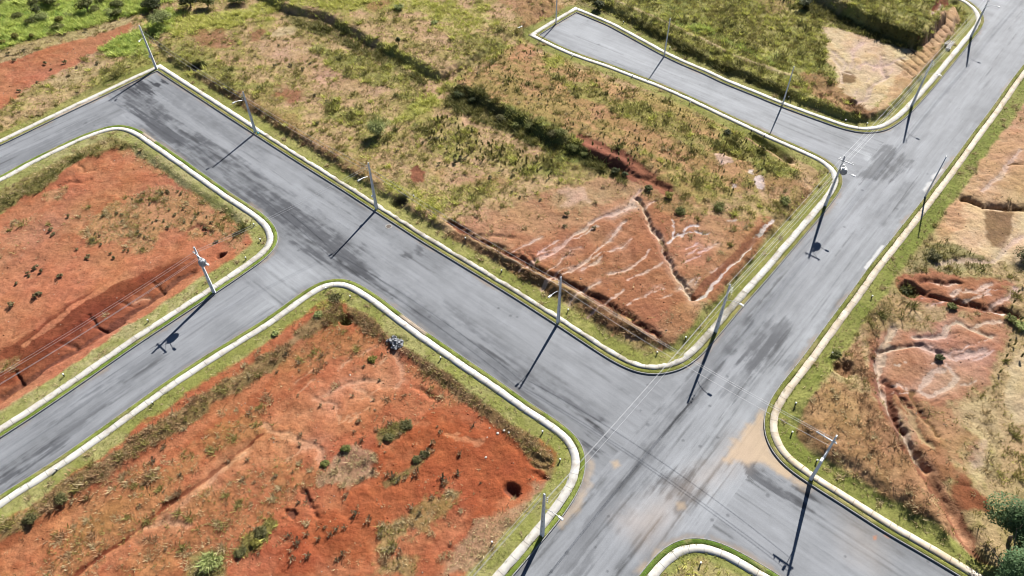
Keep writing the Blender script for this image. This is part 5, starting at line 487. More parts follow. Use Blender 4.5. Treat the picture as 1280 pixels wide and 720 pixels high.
# ---------------------------------------------------------------- the terrain grid (finer near the middle of the place, one sheet to the horizon)
ys = [28.0]
while ys[-1] < 176:
    ys.append(ys[-1] + .095 + (ys[-1] - 28) * .0011)
ext = [6, 16, 40, 100, 250, 700, 2000, 5000]
ys = np.r_[[28 - e for e in ext[:6][::-1]], ys, [ys[-1] + e for e in ext]]
NXC = 1080
sx = np.linspace(-1, 1, NXC)
sx = np.r_[[-1 - e / 60 for e in ext[::-1]], sx, [1 + e / 60 for e in ext]]
hw = 58 + np.clip(ys - 30, -2, 150) * .47 + 6
X = (sx[None, :] * hw[:, None]); Y = np.repeat(ys[:, None], len(sx), 1)
NY, NX = X.shape
gx, gy = X.ravel(), Y.ravel()
core = (gx > -140) & (gx < 140) & (gy > 20) & (gy < 180)

D = np.full(gx.shape, -9.0)
DK = {}
for k, P in LAND.items():
    d = sdf(gx, gy, P, 9.0)
    DK[k] = d
    D = np.maximum(D, d)
n_lo = fbm(gx, gy, 14, 4, 3); n_md = fbm(gx, gy, 3.2, 4, 17); n_hi = fbm(gx, gy, .9, 3, 29)
n_vh = fbm(gx, gy, .45, 2, 111); n_hi2 = fbm(gx, gy, 1.1, 3, 71); n_md2 = fbm(gx, gy, 4.5, 4, 53)
wx = gx + n_md * .35 + n_hi * .18; wy = gy + n_md2 * .35 + n_hi2 * .18     # wandering coordinates

Z = np.zeros(gx.shape)
for name, P, h0, h1, w in PLATFORMS:
    m = bbox_mask(gx, gy, P, 3)
    sd = sdf(gx[m], gy[m], P) + n_md[m] * .35 + n_hi[m] * .12
    if h0 == h1:
        h = h0
    else:                                    # the upper lots fall gently away from their front edge
        a = np.array(P[len(P) // 4]); q = gx[m] * U2[0] + gy[m] * U2[1]
        fr = np.clip((q - q[sd > 0].min()) / (26.0), 0, 1)
        h = h0 + (h1 - h0) * fr
    if name == 'Cup':                         # the terrace front dies out towards the main road
        q1_ = gx[m] * U1[0] + gy[m] * U1[1]; fa, fb = [p[0] * U1[0] + p[1] * U1[1] for p in TERRACE_FADE]
        h = h * (1 - .8 * sstep(fa, fb, q1_))
    z = h * sstep(-.1, w, sd)
    Z[m] = np.where(np.abs(z) > np.abs(Z[m]), z, Z[m])
inner = sstep(3.2, 6.5, D)
Z += inner * (n_lo * .22 + n_md * .09) + sstep(2, 3.5, D) * (n_md * .05 + n_hi * .05)
far_hill = sstep(180, 900, np.hypot(gx, gy - 90))
Z += far_hill * (fbm(gx, gy, 300, 4, 8) * 22 - 8)

COVER = {  # two sRGB tones in sun, then tuft densities by kind
    'olive': ((206, 172, 132), (164, 150, 90), {'olive': .34, 'straw': .22, 'yellow': .08}),
    'olivegreen': ((182, 172, 106), (144, 146, 78), {'olive': .6, 'yellow': .4, 'dark': .2}),
    'oliveyellow': ((186, 178, 106), (158, 154, 84), {'yellow': .6, 'olive': .3}),
    'oliveE': ((198, 170, 128), (162, 146, 96), {'olive': .3, 'straw': .3}),
    'oliveB': ((135, 125, 85), (115, 110, 65), {'olive': .9}),
    'rowlot': ((198, 154, 112), (160, 138, 84), {'olive': .3, 'straw': .16, 'dark': .05}),
    'lush': ((164, 190, 96), (136, 168, 76), {'lush': 1.3}),
    'yellow': ((190, 186, 108), (164, 162, 86), {'yellow': 1.1}),
    'yellowdry': ((190, 180, 120), (165, 150, 95), {'straw': .6, 'yellow': .3}),
    'straw': ((205, 185, 140), (178, 158, 112), {'straw': .8}),
    'drystraw': ((196, 165, 130), (168, 135, 104), {'straw': 1.0}),
    'strawveg': ((178, 166, 112), (145, 140, 82), {'straw': .9, 'olive': .5}),
    'brownveg': ((172, 144, 104), (142, 122, 82), {'brown': .7, 'straw': .4, 'olive': .4}),
    'scrub': ((170, 156, 112), (138, 130, 86), {'dark': .22, 'olive': .5, 'straw': .3}),
    'scrubbrown': ((190, 158, 116), (154, 132, 88), {'straw': .4, 'dark': .12, 'olive': .25}),
    'scrubA': ((196, 152, 110), (178, 140, 96), {'straw': .45, 'olive': .35}),
    'scrubB': ((196, 142, 98), (172, 124, 80), {'straw': .5, 'olive': .35, 'brown': .2}),
    'darkveg': ((140, 130, 80), (112, 108, 60), {'dark': .8, 'olive': .5}),
    'greenbush': ((150, 150, 86), (118, 124, 64), {'yellow': .35, 'olive': .6, 'dark': .2}),
    'red': ((210, 142, 104), (195, 122, 86), {'straw': .012}),
    'redB': ((208, 134, 94), (190, 112, 76), {'straw': .05, 'brown': .05}),
    'deepredB': ((194, 110, 70), (178, 95, 59), {'straw': .03}),
    'redC': ((198, 138, 104), (176, 116, 84), {'brown': .03}),
    'redE': ((206, 150, 120), (188, 128, 98), {'straw': .02}),
    'redE2': ((220, 170, 142), (204, 148, 120), {}),
    'redpale': ((210, 158, 122), (192, 138, 102), {'straw': .12, 'olive': .06}),
    'redbrown': ((178, 122, 92), (160, 108, 78), {'olive': .2}),
    'deepred': ((158, 84, 56), (134, 70, 46), {}),
    'brightred': ((176, 114, 86), (152, 98, 74), {}),
    'orange': ((222, 152, 112), (208, 136, 98), {}),
    'orangeB': ((222, 156, 116), (208, 138, 98), {'straw': .02}),
    'paleorange': ((230, 174, 136), (220, 160, 122), {}),
    'pinkbrown': ((208, 172, 142), (188, 150, 118), {'straw': .12, 'olive': .12}),
    'palebrown': ((208, 174, 134), (192, 154, 116), {'straw': .1}),
    'brown': ((192, 148, 110), (164, 124, 86), {'straw': .25, 'brown': .22}),
    'brownred': ((164, 120, 88), (138, 102, 72), {'brown': .6}),
    'brownsh': ((150, 112, 76), (130, 98, 64), {}),
    'sand': ((242, 214, 174), (230, 196, 152), {}),
    'sandlight': ((230, 206, 164), (216, 190, 146), {}),
    'sandbrown': ((228, 190, 148), (208, 166, 124), {'straw': .02}),
    'pale': ((238, 210, 186), (228, 196, 168), {}), 'palepink': ((242, 208, 190), (230, 190, 170), {}),
    'white': ((250, 236, 230), (240, 220, 212), {}),
    'darkred': ((150, 94, 72), (128, 80, 62), {}), 'pit_shade': ((70, 66, 58), (60, 56, 50), {}), 'ash': ((130, 130, 130), (110, 110, 112), {}),  # the near-black tone paints the shade of two deep pits
}
KINDS = ['verge', 'lush', 'yellow', 'olive', 'straw', 'dark', 'brown']
C = np.zeros((len(gx), 3), np.float32); C[:] = S(150, 140, 90)
G = {k: np.zeros(len(gx), np.float32) for k in KINDS}
for k in ('olive', 'straw'):
    G[k][:] = .3
mott = sstep(-.4, .4, n_md * .55 + n_hi * .35 + n_lo * .55)


def paint(m, cov, w):
    a, b, g = COVER[cov]
    t = mott[m][:, None]
    c = (S(*a) * (1 - t) + S(*b) * t) * (1.22 if sum(g.values()) > .2 else 1.0)
    C[m] = C[m] * (1 - w[:, None]) + c * w[:, None]
    for k in KINDS:
        G[k][m] = G[k][m] * (1 - w) + g.get(k, 0) * w


for cov, P, soft, op, amp in COVERS:
    m = bbox_mask(gx, gy, P, soft + amp * 1.2 + .5)
    if not m.any():
        continue
    sd = sdf(gx[m], gy[m], P) + amp * (.55 * n_md[m] + .35 * n_hi2[m] + .25 * n_lo[m])
    paint(m, cov, (sstep(-soft * .5, soft * .5, sd) * op).astype(np.float32))

# washed-out rills, trenches, ruts and furrows
for P, dep, w, cov, cw in RELIEF:
    m = bbox_mask(gx, gy, P, 4 * max(w, cw) + 1) & core
    d = np.full(m.sum(), 99.0)
    jx, jy = wx[m] + .16 * n_hi2[m], wy[m] + .16 * n_hi[m]
    if w > .8:                                # broad gullies keep an open floor
        jx, jy = gx[m] + .25 * (jx - gx[m]), gy[m] + .25 * (jy - gy[m])
    for a, b in zip(P, P[1:]):
        d = np.minimum(d, seg_dist(jx, jy, a, b))
    vary = .88 + .24 * vnoise(gx[m] / 2.3, gy[m] / 2.3, 91)
    Z[m] += dep * vary * np.exp(-(d / w) ** 2)
    if cov:
        cwv = cw * (.42 + .75 * vnoise(gx[m] / 1.7, gy[m] / 1.7, 92))
        paint(m, cov, (sstep(1.2, .7, (d + n_hi[m] * .08 + n_vh[m] * .12) / cwv) * .95).astype(np.float32))
        if cov in ('pale', 'palepink', 'paleorange'):      # a wash of thinner silt on both sides
            paint(m, 'palepink' if cov != 'paleorange' else cov, (sstep(3.0, .6, (d + n_md[m] * .5) / cw) * .22).astype(np.float32))
for c, rad, dep, cov in PITS:
    m = (np.hypot(gx - c[0], gy - c[1]) < rad * 4) & core
    d = np.hypot(wx[m] - c[0], (wy[m] - c[1])) / rad * (1 + .15 * n_md2[m] + .12 * n_hi[m])
    Z[m] += dep * .8 * sstep(1.35, .4, d)
    paint(m, cov, (sstep(1.1, .7, d) * .9).astype(np.float32))

C *= np.clip(1 + .11 * n_lo + .08 * n_md + .06 * n_vh, .6, 1.4)[:, None]
hue = np.clip(.6 * n_md2 + .5 * fbm(gx, gy, 9, 3, 131), -1, 1)
C[:, 1] *= 1 + .10 * hue; C[:, 2] *= 1 - .04 * hue
# mown outer verge behind the pavements
for k, w_out, ca, cb, dens in (('A', 3.9, (208, 198, 142), (178, 178, 106), .8), ('B', 3.6, (196, 190, 124), (168, 170, 92), .8), ('C', 3.5, (190, 184, 112), (162, 164, 86), .8),
                               ('E', 3.9, (172, 172, 96), (146, 154, 74), .9), ('F', 2.2, (176, 178, 104), (152, 158, 80), .9)):
    d = DK[k]
    m = (d > .3) & (d < 8) & core
    e = d[m] + n_md[m] * .45 + n_hi[m] * .2
    w = sstep(w_out + .35, w_out - .35, e).astype(np.float32)
    t = mott[m][:, None]
    C[m] = C[m] * (1 - w[:, None]) + (S(*ca) * (1 - t) + S(*cb) * t) * w[:, None]
    for q in KINDS:
        G[q][m] = G[q][m] * (1 - w) + (dens if q == 'verge' else .2 if q == 'straw' else 0) * w
for q in KINDS:
    G[q][D < 1.9] = 0
# the mowing stops short of the pavement, which is cast on a bed a little above the lot
Z = np.where(D < 9.0, Z * sstep(1.8, 3.0, D), Z) + .105
Z = Z * sstep(.4, 1.1, D) + -.35 * (1 - sstep(.4, 1.1, D))
Zg = Z.reshape(NY, NX)

idx = np.arange(NY * NX).reshape(NY, NX)
QF = np.stack([idx[:-1, :-1], idx[:-1, 1:], idx[1:, 1:], idx[1:, :-1]], -1).reshape(-1, 4)
gme = big_mesh('ground', np.c_[gx, gy, Z], QF, M_GROUND, C, True)
ground = add_obj('ground', gme); ground['kind'] = 'structure'


def grid_pos(x, y):
    x = np.atleast_1d(np.asarray(x, float)); y = np.atleast_1d(np.asarray(y, float))
    fi = np.interp(y, ys, np.arange(NY)); h = np.interp(y, ys, hw)
    fj = np.interp(x / h, sx, np.arange(NX))
    return fi, fj


def sample(A, x, y):
    fi, fj = grid_pos(x, y)
    i = np.clip(fi.astype(int), 0, NY - 2); j = np.clip(fj.astype(int), 0, NX - 2)
    a, b = fi - i, fj - j
    A = A.reshape(NY, NX)
    return A[i, j] * (1 - a) * (1 - b) + A[i + 1, j] * a * (1 - b) + A[i, j + 1] * (1 - a) * b + A[i + 1, j + 1] * a * b


def zat(x, y):
    return float(sample(Z, x, y)[0])


# ---------------------------------------------------------------- road surface
rm = (D.reshape(NY, NX) < .45)
near = (np.hypot(gx, gy - 90) < 420).reshape(NY, NX)
rm &= near
cell = rm[:-1, :-1] & rm[:-1, 1:] & rm[1:, 1:] & rm[1:, :-1]
rf = QF[cell.ravel()]
used = np.unique(rf)
remap = np.full(NY * NX, -1, np.int64); remap[used] = np.arange(len(used))
rx, ry = gx[used], gy[used]
p1 = rx * U1[0] + ry * U1[1]; p2 = rx * U2[0] + ry * U2[1]
# which streets run along U2: the main road and the two left streets
mainA = np.array(POLES['P7']); mk = (rx - mainA[0]) * U1[0] + (ry - mainA[1]) * U1[1]
q5 = np.array(POLES['P5']); k5 = (rx - q5[0]) * U1[0] + (ry - q5[1]) * U1[1]; k5b = (rx - q5[0]) * U2[0] + (ry - q5[1]) * U2[1]
q1 = np.array(POLES['P1']); k1b = (rx - q1[0]) * U1[0] + (ry - q1[1]) * U1[1]; k1 = (rx - q1[0]) * U2[0] + (ry - q1[1]) * U2[1]
along2 = ((mk > .5) & (mk < 13.5)) | ((k5 > -1) & (k5 < 11) & (k5b < 4)) | ((k1b < 9) & (k1 < -11.5))
al = np.where(along2, p2, p1); ac = np.where(along2, p1 + 300, p2)
sn = fbm(al * .12, ac * 1.3, 1.0, 5, 5); sn2 = fbm(al * .05, ac * .45, 1.0, 4, 9)
sn3 = fbm(al * .25, ac * 3.2, 1.0, 4, 15); patch = fbm(rx, ry, 4.0, 5, 12); fine = fbm(rx, ry, 1.0, 4, 13)
base = np.repeat(S(172, 175, 180)[None, :], len(rx), 0)
base *= (1 + .10 * sn + .17 * sn2 + .07 * patch + .05 * sn3)[:, None]
for P, soft, am in ROAD_LIGHT:
    sd = sdf(rx, ry, P) + 1.3 * sn + .5 * fine
    w = sstep(-soft, soft, sd) * am
    base = base * (1 - w[:, None]) + (S(206, 210, 214) * (1 + .07 * sn)[:, None]) * w[:, None]
for P, soft, am in ROAD_DARK:
    sd = sdf(rx, ry, P) + 1.5 * sn + .5 * fine + .3 * patch + .9 * sn3
    w = sstep(-soft * .6, soft * .6, sd) * am * np.clip(.95 + .5 * sn2 + .3 * fine + .5 * sn + .6 * sn3, .1, 1.12)
    base = base * (1 - w[:, None]) + S(72, 74, 81) * w[:, None]
# tyre streaks, bleed lines and paver seams running with each street
for i in range(170):
    j = rng.integers(len(rx))
    if abs(rx[j]) > 55 + ry[j] * .5 or ry[j] > 172:
        continue
    L_, wd = rng.uniform(4, 22), rng.uniform(.07, .32) ** 1.0
    tone_, am = (.42, rng.uniform(.35, .85)) if rng.random() < .78 else (1.25, rng.uniform(.3, .7))
    dx_, dy_ = (U2 if along2[j] else U1)
    ca = (rx - rx[j]) * dx_ + (ry - ry[j]) * dy_
    m = (np.abs(ca) < L_) & (along2 == along2[j])
    cc_ = ((rx[m] - rx[j]) * -dy_ + (ry[m] - ry[j]) * dx_) + .25 * np.sin(ca[m] / 9 + i)
    w = np.exp(-(cc_ / wd) ** 2) * sstep(L_, L_ * .6, np.abs(ca[m])) * np.clip(.5 + 1.1 * sn3[m] + .5 * fine[m], 0, 1) * am
    base[m] *= (1 - w[:, None]) + tone_ * w[:, None]
# darker, rougher gutters
ed = -D[used]
g_w = sstep(1.1, .1, ed + .5 * fine) * .35
base = base * (1 - g_w[:, None]) + S(120, 121, 124) * g_w[:, None]
soil = sstep(.7, .05, ed + .25 * fine) * sstep(-.1, .5, patch + .6 * sn2) * .5
base = base * (1 - soil[:, None]) + S(188, 160, 130) * soil[:, None]
for P, soft, am, cv in ROAD_DIRT_GLINT:
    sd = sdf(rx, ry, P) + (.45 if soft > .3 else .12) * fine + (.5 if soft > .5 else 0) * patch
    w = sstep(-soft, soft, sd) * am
    tone = S(240, 240, 238) if cv == 'puddle_glint' else S(224, 198, 166) if cv == 'sand' else S(*COVER[cv][0])  # the white patches paint puddle reflections into the asphalt colour
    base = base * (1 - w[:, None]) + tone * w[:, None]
# round oil spots along the lanes
for i in range(70):
    j = rng.integers(len(rx)); r0 = rng.uniform(.12, .3)
    m = (np.abs(rx - rx[j]) < 1) & (np.abs(ry - ry[j]) < 1)
    w = sstep(r0 * 1.2, r0 * .5, np.hypot(rx[m] - rx[j], ry[m] - ry[j])) * .5
    base[m] = base[m] * (1 - w[:, None]) + S(80, 82, 88) * w[:, None]
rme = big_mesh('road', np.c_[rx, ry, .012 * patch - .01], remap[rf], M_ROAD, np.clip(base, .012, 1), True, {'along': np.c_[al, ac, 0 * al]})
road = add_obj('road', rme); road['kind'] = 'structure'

# ---------------------------------------------------------------- kerbs, planted strips and pavements
M_VERGE = mat_ground(); M_VERGE.name = 'verge_turf'
verge_pts = []
for k, P in LINES.items():
    side = orient(LAND[k])
    cen = np.hypot(P[:, 0], P[:, 1] - 90) < 230
    i0, i1 = np.where(cen)[0][[0, -1]]
    Pv = P[i0:i1 + 1]
    if k in 'CE':
        pass
    N = offset_frames(Pv, side)
    n = len(Pv)
    wob = fbm(Pv[:, 0], Pv[:, 1], 1.3, 3, 41)
    kb = sweep('kerb', Pv, N, [(0.0, -.12), (.012, .145), (.03, .16), (.125, .16), (.13, .06)], M_KERB); kb['kind'] = 'structure'

    def vcol(x, y, k=k):
        a = fbm(x, y, 1.6, 3, 77); t = sstep(-.5, .5, a)[:, None]
        pair = {'A': ((162, 180, 88), (136, 162, 66)), 'B': ((170, 182, 94), (144, 162, 70)), 'C': ((178, 174, 102), (152, 156, 78)), 'E': ((168, 168, 94), (146, 152, 74)), 'F': ((134, 160, 72), (112, 142, 58))}[k]
        c = S(*pair[0]) * (1 - t) + S(*pair[1]) * t
        w = (sstep(.15, .6, fbm(x, y, 2.6, 4, 79)) * .65)[:, None]
        c = c * (1 - w) + S(196, 182, 128) * w
        for q, r0 in VERGE_BARE:
            w = sstep(r0 + .3, r0 - .3, np.hypot(x - q[0], y - q[1]))[:, None]
            c = c * (1 - w) + S(225, 205, 180) * w
        return c
    st = sweep('planted_strip', Pv, N, [(.127, .05), (.13, .15), (.26, .175), (.4, .17), (.54, .165), (.66, .12), (.67, .0)], M_VERGE, vcol); st['kind'] = 'structure'
    wi = .70 + .05 * wob; wo = {'A': 1.68, 'B': 1.68, 'C': 1.68, 'E': 1.62, 'F': 1.62}[k] + .05 * fbm(Pv[:, 0] + 9, Pv[:, 1], 1.5, 3, 43)
    if k == 'C':                       # the long street's pavement is overgrown from its outer edge
        a3, b3 = np.array(POLES['P2']), np.array((30, 55))
        t = ((Pv - a3) @ np.array(U1)); onlong = (t > -2) & (np.abs((Pv - a3) @ np.array(U2)) < 6)
        wi = np.where(onlong, .72 + .08 * wob, wi); wo = np.where(onlong, 1.48 + .16 * fbm(Pv[:, 0], Pv[:, 1], .9, 3, 44), wo)
    Pw, Nw, wiw, wow = Pv, N, wi, wo
    if k == 'E':                       # this pavement ends in a short pad
        keep = ((Pv - np.array(POLES['P8'])) @ np.array(U1) < 20.6) | ((Pv - np.array(POLES['P8'])) @ np.array(U2) > 8)
        Pw, Nw, wiw, wow = Pv[keep], N[keep], wi[keep], wo[keep]
        wow = np.where((Pw - np.array(POLES['P8'])) @ np.array(U1) > 19.0, 2.15, wow)
    if k == 'C':
        # split the pavement where it changes from the old, dirty stretch to the newer, clean one
        e = Pv - np.array(POLES['P7'])
        old = (np.abs((Pv - a3) @ np.array(U2)) < 6) & (t > 2) | ((np.hypot(e[:, 0], e[:, 1]) < 14) & (e @ np.array(U2) < 9))
        ch = np.where(np.diff(old.astype(int)) != 0)[0]
        cuts = [0] + list(ch + 1) + [n - 1]
        for a, b in zip(cuts, cuts[1:]):
            if b - a < 2:
                continue
            mt = M_WALK['C'] if old[(a + b) // 2] else M_WALK['A']
            w_ = sweep('pavement', Pv[a:b + 1], N[a:b + 1], [(wi[a:b + 1], .02), (wi[a:b + 1] + .006, .168), (wo[a:b + 1] - .006, .172), (wo[a:b + 1], .02)], mt); w_['kind'] = 'structure'
    else:
        w_ = sweep('pavement', Pw, Nw, [(wiw, .02), (wiw + .006, .168), (wow - .006, .172), (wow, .02)], M_WALK['E' if k == 'E' else 'A']); w_['kind'] = 'structure'
    # blades of the planted strip
    s = np.r_[0, np.cumsum(np.hypot(*np.diff(Pv, axis=0).T))]
    m = int(s[-1] * 10)
    t = rng.uniform(0, s[-1], m); o = rng.uniform(.1, .7, m)
    px = np.interp(t, s, Pv[:, 0]) + np.interp(t, s, N[:, 0]) * o; py = np.interp(t, s, Pv[:, 1]) + np.interp(t, s, N[:, 1]) * o
    ok = np.ones(m, bool)
    for q, r0 in VERGE_BARE:
        ok &= np.hypot(px - q[0], py - q[1]) > r0
    verge_pts.append(np.c_[px[ok], py[ok], np.full(ok.sum(), .15)])
    # blades creeping over both edges of the pavement
    m = int(s[-1] * 9)
    t = rng.uniform(0, s[-1], m); o = np.where(rng.random(m) < .6, rng.normal(1.66, .07, m), rng.normal(.72, .06, m))
    px = np.interp(t, s, Pv[:, 0]) + np.interp(t, s, N[:, 0]) * o; py = np.interp(t, s, Pv[:, 1]) + np.interp(t, s, N[:, 1]) * o
    ok = fbm(px, py, 1.8, 3, 83) > .05
    verge_pts.append(np.c_[px[ok], py[ok], np.full(ok.sum(), .165)])
verge_pts = np.vstack(verge_pts)
inview = (np.abs(verge_pts[:, 0]) < 45 + verge_pts[:, 1] * .5) & (verge_pts[:, 1] > 28) & (verge_pts[:, 1] < 175)
verge_pts = verge_pts[inview]

# ---------------------------------------------------------------- grass
VEG = 1.95
TONES = {'verge': ((190, 184, 116), (146, 156, 80)), 'lush': ((218, 222, 126), (156, 178, 86)), 'yellow': ((222, 218, 126), (176, 178, 88)), 'olive': ((188, 174, 106), (134, 130, 68)),
         'straw': ((232, 212, 168), (186, 164, 118)), 'dark': ((134, 128, 72), (84, 88, 44)), 'brown': ((182, 148, 112), (128, 104, 74))}
SIZE = {'verge': (.08, .16), 'lush': (.35, .8), 'yellow': (.25, .55), 'olive': (.16, .42), 'straw': (.14, .34), 'dark': (.3, .75), 'brown': (.2, .45)}


def tufts(P, kinds, nbl=6, hm=1.0):
    """P (n,3) roots, kinds (n,) names -> triangles"""
    n = len(P)
    lo = np.array([SIZE[k][0] for k in KINDS])[kinds]; hi = np.array([SIZE[k][1] for k in KINDS])[kinds]
    ca = np.array([S(*TONES[k][0]) * VEG for k in KINDS])[kinds]; cb = np.array([S(*TONES[k][1]) * VEG for k in KINDS])[kinds]
    h = (lo + (hi - lo) * rng.random(n) ** 1.6) * hm
    t = rng.random((n, 1)); col = ca * t + cb * (1 - t)
    ang = rng.uniform(0, 2 * math.pi, (n, nbl)); lean = rng.uniform(.5, 1.7, (n, nbl))
    hh = h[:, None] * rng.uniform(.6, 1.1, (n, nbl)); wd = .016 + hh * .085
    off = rng.normal(0, .35, (n, nbl, 2)) * h[:, None, None]
    bx = P[:, 0][:, None] + off[..., 0]; by = P[:, 1][:, None] + off[..., 1]; bz = np.repeat(P[:, 2][:, None], nbl, 1) - .02
    ca_, sa_ = np.cos(ang), np.sin(ang)
    V = np.zeros((n, nbl, 3, 3))
    V[..., 0, 0] = bx - sa_ * wd; V[..., 0, 1] = by + ca_ * wd; V[..., 0, 2] = bz
    V[..., 1, 0] = bx + sa_ * wd; V[..., 1, 1] = by - ca_ * wd; V[..., 1, 2] = bz
    V[..., 2, 0] = bx + ca_ * lean * hh; V[..., 2, 1] = by + sa_ * lean * hh; V[..., 2, 2] = bz + hh
    cols = np.repeat(col[:, None, :], nbl * 3, 1).reshape(-1, 3) * rng.uniform(.8, 1.2, (n * nbl, 1)).repeat(3, 0)
    return V.reshape(-1, 3), np.arange(n * nbl * 3).reshape(-1, 3), cols


NT = 330000
cy = rng.uniform(29, 174, NT * 3); keep = rng.random(len(cy)) < (58 + (cy - 30) * .47) / 130
cy = cy[keep][:NT]; cx = rng.uniform(-1, 1, len(cy)) * (60 + (cy - 30) * .47)
# nearer ground shows more of its blades
wsum = np.zeros(len(cy)); gw = []
clump = fbm(cx, cy, 2.2, 3, 201)
for k in KINDS:
    w = sample(G[k], cx, cy) * np.clip(1 + .9 * clump, .1, 2)
    gw.append(w); wsum = wsum + w
gw = np.array(gw)
acc = rng.random(len(cy)) < np.clip(wsum * .6, 0, 1)
cx, cy, gw = cx[acc], cy[acc], gw[:, acc]
cum = np.cumsum(gw / gw.sum(0), 0)
kind = (rng.random(len(cx))[None, :] > cum).sum(0).clip(0, len(KINDS) - 1)
cz = sample(Z, cx, cy)
for nm, sel in (('mown_grass', ['verge']), ('tall_grass', ['lush', 'yellow']), ('dry_grass', ['olive', 'straw']), ('rank_weeds', ['dark', 'brown'])):
    m = np.isin(kind, [KINDS.index(s) for s in sel])
    P, kk = np.c_[cx[m], cy[m], cz[m]], kind[m]
    if nm == 'mown_grass':
        P = np.vstack([P, verge_pts]); kk = np.r_[kk, np.zeros(len(verge_pts), int)]
    hm = np.ones(len(P))
    if nm != 'mown_grass':                    # tussocks standing above the rest
        pick = rng.choice(len(P), min(len(P), {'dry_grass': 2000, 'tall_grass': 1100, 'rank_weeds': 350}[nm]), replace=False)
        Q = np.repeat(P[pick], 9, 0); Q[:, :2] += rng.normal(0, .17, (len(Q), 2)) * rng.uniform(.6, 1.8, len(pick)).repeat(9)[:, None]
        P = np.vstack([P, Q]); kk = np.r_[kk, np.repeat(kk[pick], 9)]; hm = np.r_[hm, rng.uniform(1.1, 1.8, len(pick)).repeat(9)]
    V, F, cc = tufts(P, kk, hm=hm)
    o = add_obj(nm, big_mesh(nm, V, F, M_GRASS, cc)); o['kind'] = 'stuff'
    o['label'] = {'mown_grass': 'short green grass along the kerbs and pavements', 'tall_grass': 'tall bright green and yellow-green grass of the far lots', 'dry_grass': 'olive and straw coloured dry grass over the vacant lots', 'rank_weeds': 'dark brown rank growth along the banks'}[nm]

# loose clods and stones
ns = 5200
qy = rng.uniform(30, 150, ns * 2); qx = rng.uniform(-1, 1, ns * 2) * (58 + (qy - 30) * .47)
ok = (sample(D, qx, qy) > 3.5) & (sum(sample(G[k], qx, qy) for k in KINDS) < .45)
qx, qy = qx[ok][:ns], qy[ok][:ns]
qz = sample(Z, qx, qy); n = len(qx)
sz = .03 + .12 * rng.random(n) ** 3
base8 = np.array([(1, 0, 0), (0, 1, 0), (-1, 0, 0), (0, -1, 0), (0, 0, .8), (0, 0, -.6)])
V = base8[None] * rng.uniform(.6, 1.3, (n, 6, 1)) * sz[:, None, None] + np.c_[qx, qy, qz][:, None, :]
Fo = np.array([(0, 1, 4), (1, 2, 4), (2, 3, 4), (3, 0, 4), (1, 0, 5), (2, 1, 5), (3, 2, 5), (0, 3, 5)])
F = (Fo[None] + (np.arange(n) * 6)[:, None, None]).reshape(-1, 3)
sc = np.where(rng.random((n, 1)) < .3, S(225, 200, 180), np.array([sample(C[:, i].astype(float), qx, qy) for i in range(3)]).T * .8)
o = add_obj('stones', big_mesh('stones', V.reshape(-1, 3), F, M_GROUND, sc.repeat(6, 0))); o['kind'] = 'stuff'
o['label'] = 'small stones and clods scattered over the bare soil'


# ---------------------------------------------------------------- plants
def leaf_cloud(n, shape, size, tones, lobes=6, up=.5, seed=0):
    """leaf faces through a lumpy crown; shape (rx, ry, rz), base at z = 0"""
    r = np.random.default_rng(seed)
    cen = r.normal(0, 1, (lobes, 3)); cen /= np.linalg.norm(cen, axis=1)[:, None]
    cen *= r.uniform(.25, .62, (lobes, 1)); cen[:, 2] = np.abs(cen[:, 2]) * .9 - .15
    rad = r.uniform(.3, .52, lobes)
    li = r.integers(0, lobes, n)
    d = r.normal(0, 1, (n, 3)); d /= np.linalg.norm(d, axis=1)[:, None]
    p = cen[li] + d * (rad[li] * r.random(n) ** .33)[:, None]
    p[:, 2] = p[:, 2] * .5 + .5
    p = np.clip(p, [-2, -2, .02], [2, 2, 2]) * np.array([shape[0], shape[1], shape[2]])
    nrm = d + np.array([0, 0, up]) + r.normal(0, .5, (n, 3)); nrm /= np.linalg.norm(nrm, axis=1)[:, None]
    a = np.cross(nrm, r.normal(0, 1, (n, 3))); a /= np.linalg.norm(a, axis=1)[:, None]; b = np.cross(nrm, a)
    s = size * r.uniform(.6, 1.4, n)
    V = np.stack([p - a * s[:, None], p + b * (s * .45)[:, None], p + a * s[:, None], p - b * (s * .45)[:, None]], 1)
    V[:, :, 2] = np.maximum(V[:, :, 2], -.05)
    lobe_t = r.random(lobes)[li]
    t = np.clip(.6 * lobe_t + .4 * r.random(n), 0, 1)[:, None]
    col = (np.array(tones[0]) * t + np.array(tones[1]) * (1 - t))
    return V.reshape(-1, 3), np.arange(n * 4).reshape(-1, 4), col.repeat(4, 0)


def blade_clump(n, h, spread, wd, tones, seed):
    r = np.random.default_rng(seed)
    ang = r.uniform(0, 2 * math.pi, n); lean = r.random(n) * spread; hh = h * r.uniform(.5, 1.0, n)
    root = r.normal(0, .12 * spread * max(1, h), (n, 2))
    dx, dy = np.cos(ang), np.sin(ang)
    V = np.zeros((n, 4, 3))
    w = wd * r.uniform(.6, 1.3, n)
    mid = np.c_[root[:, 0] + dx * lean * hh * .45, root[:, 1] + dy * lean * hh * .45, hh * .7]
    tip = np.c_[root[:, 0] + dx * lean * hh, root[:, 1] + dy * lean * hh, hh * (1 - .35 * lean)]
    sd_ = np.c_[-dy, dx, 0 * dx] * w[:, None]
    V[:, 0] = np.c_[root, 0 * hh - .03]; V[:, 1] = mid + sd_; V[:, 2] = tip; V[:, 3] = mid - sd_
    t = r.random((n, 1)); col = np.array(tones[0]) * t + np.array(tones[1]) * (1 - t)
    return V.reshape(-1, 3), np.arange(n * 4).reshape(-1, 4), col.repeat(4, 0)


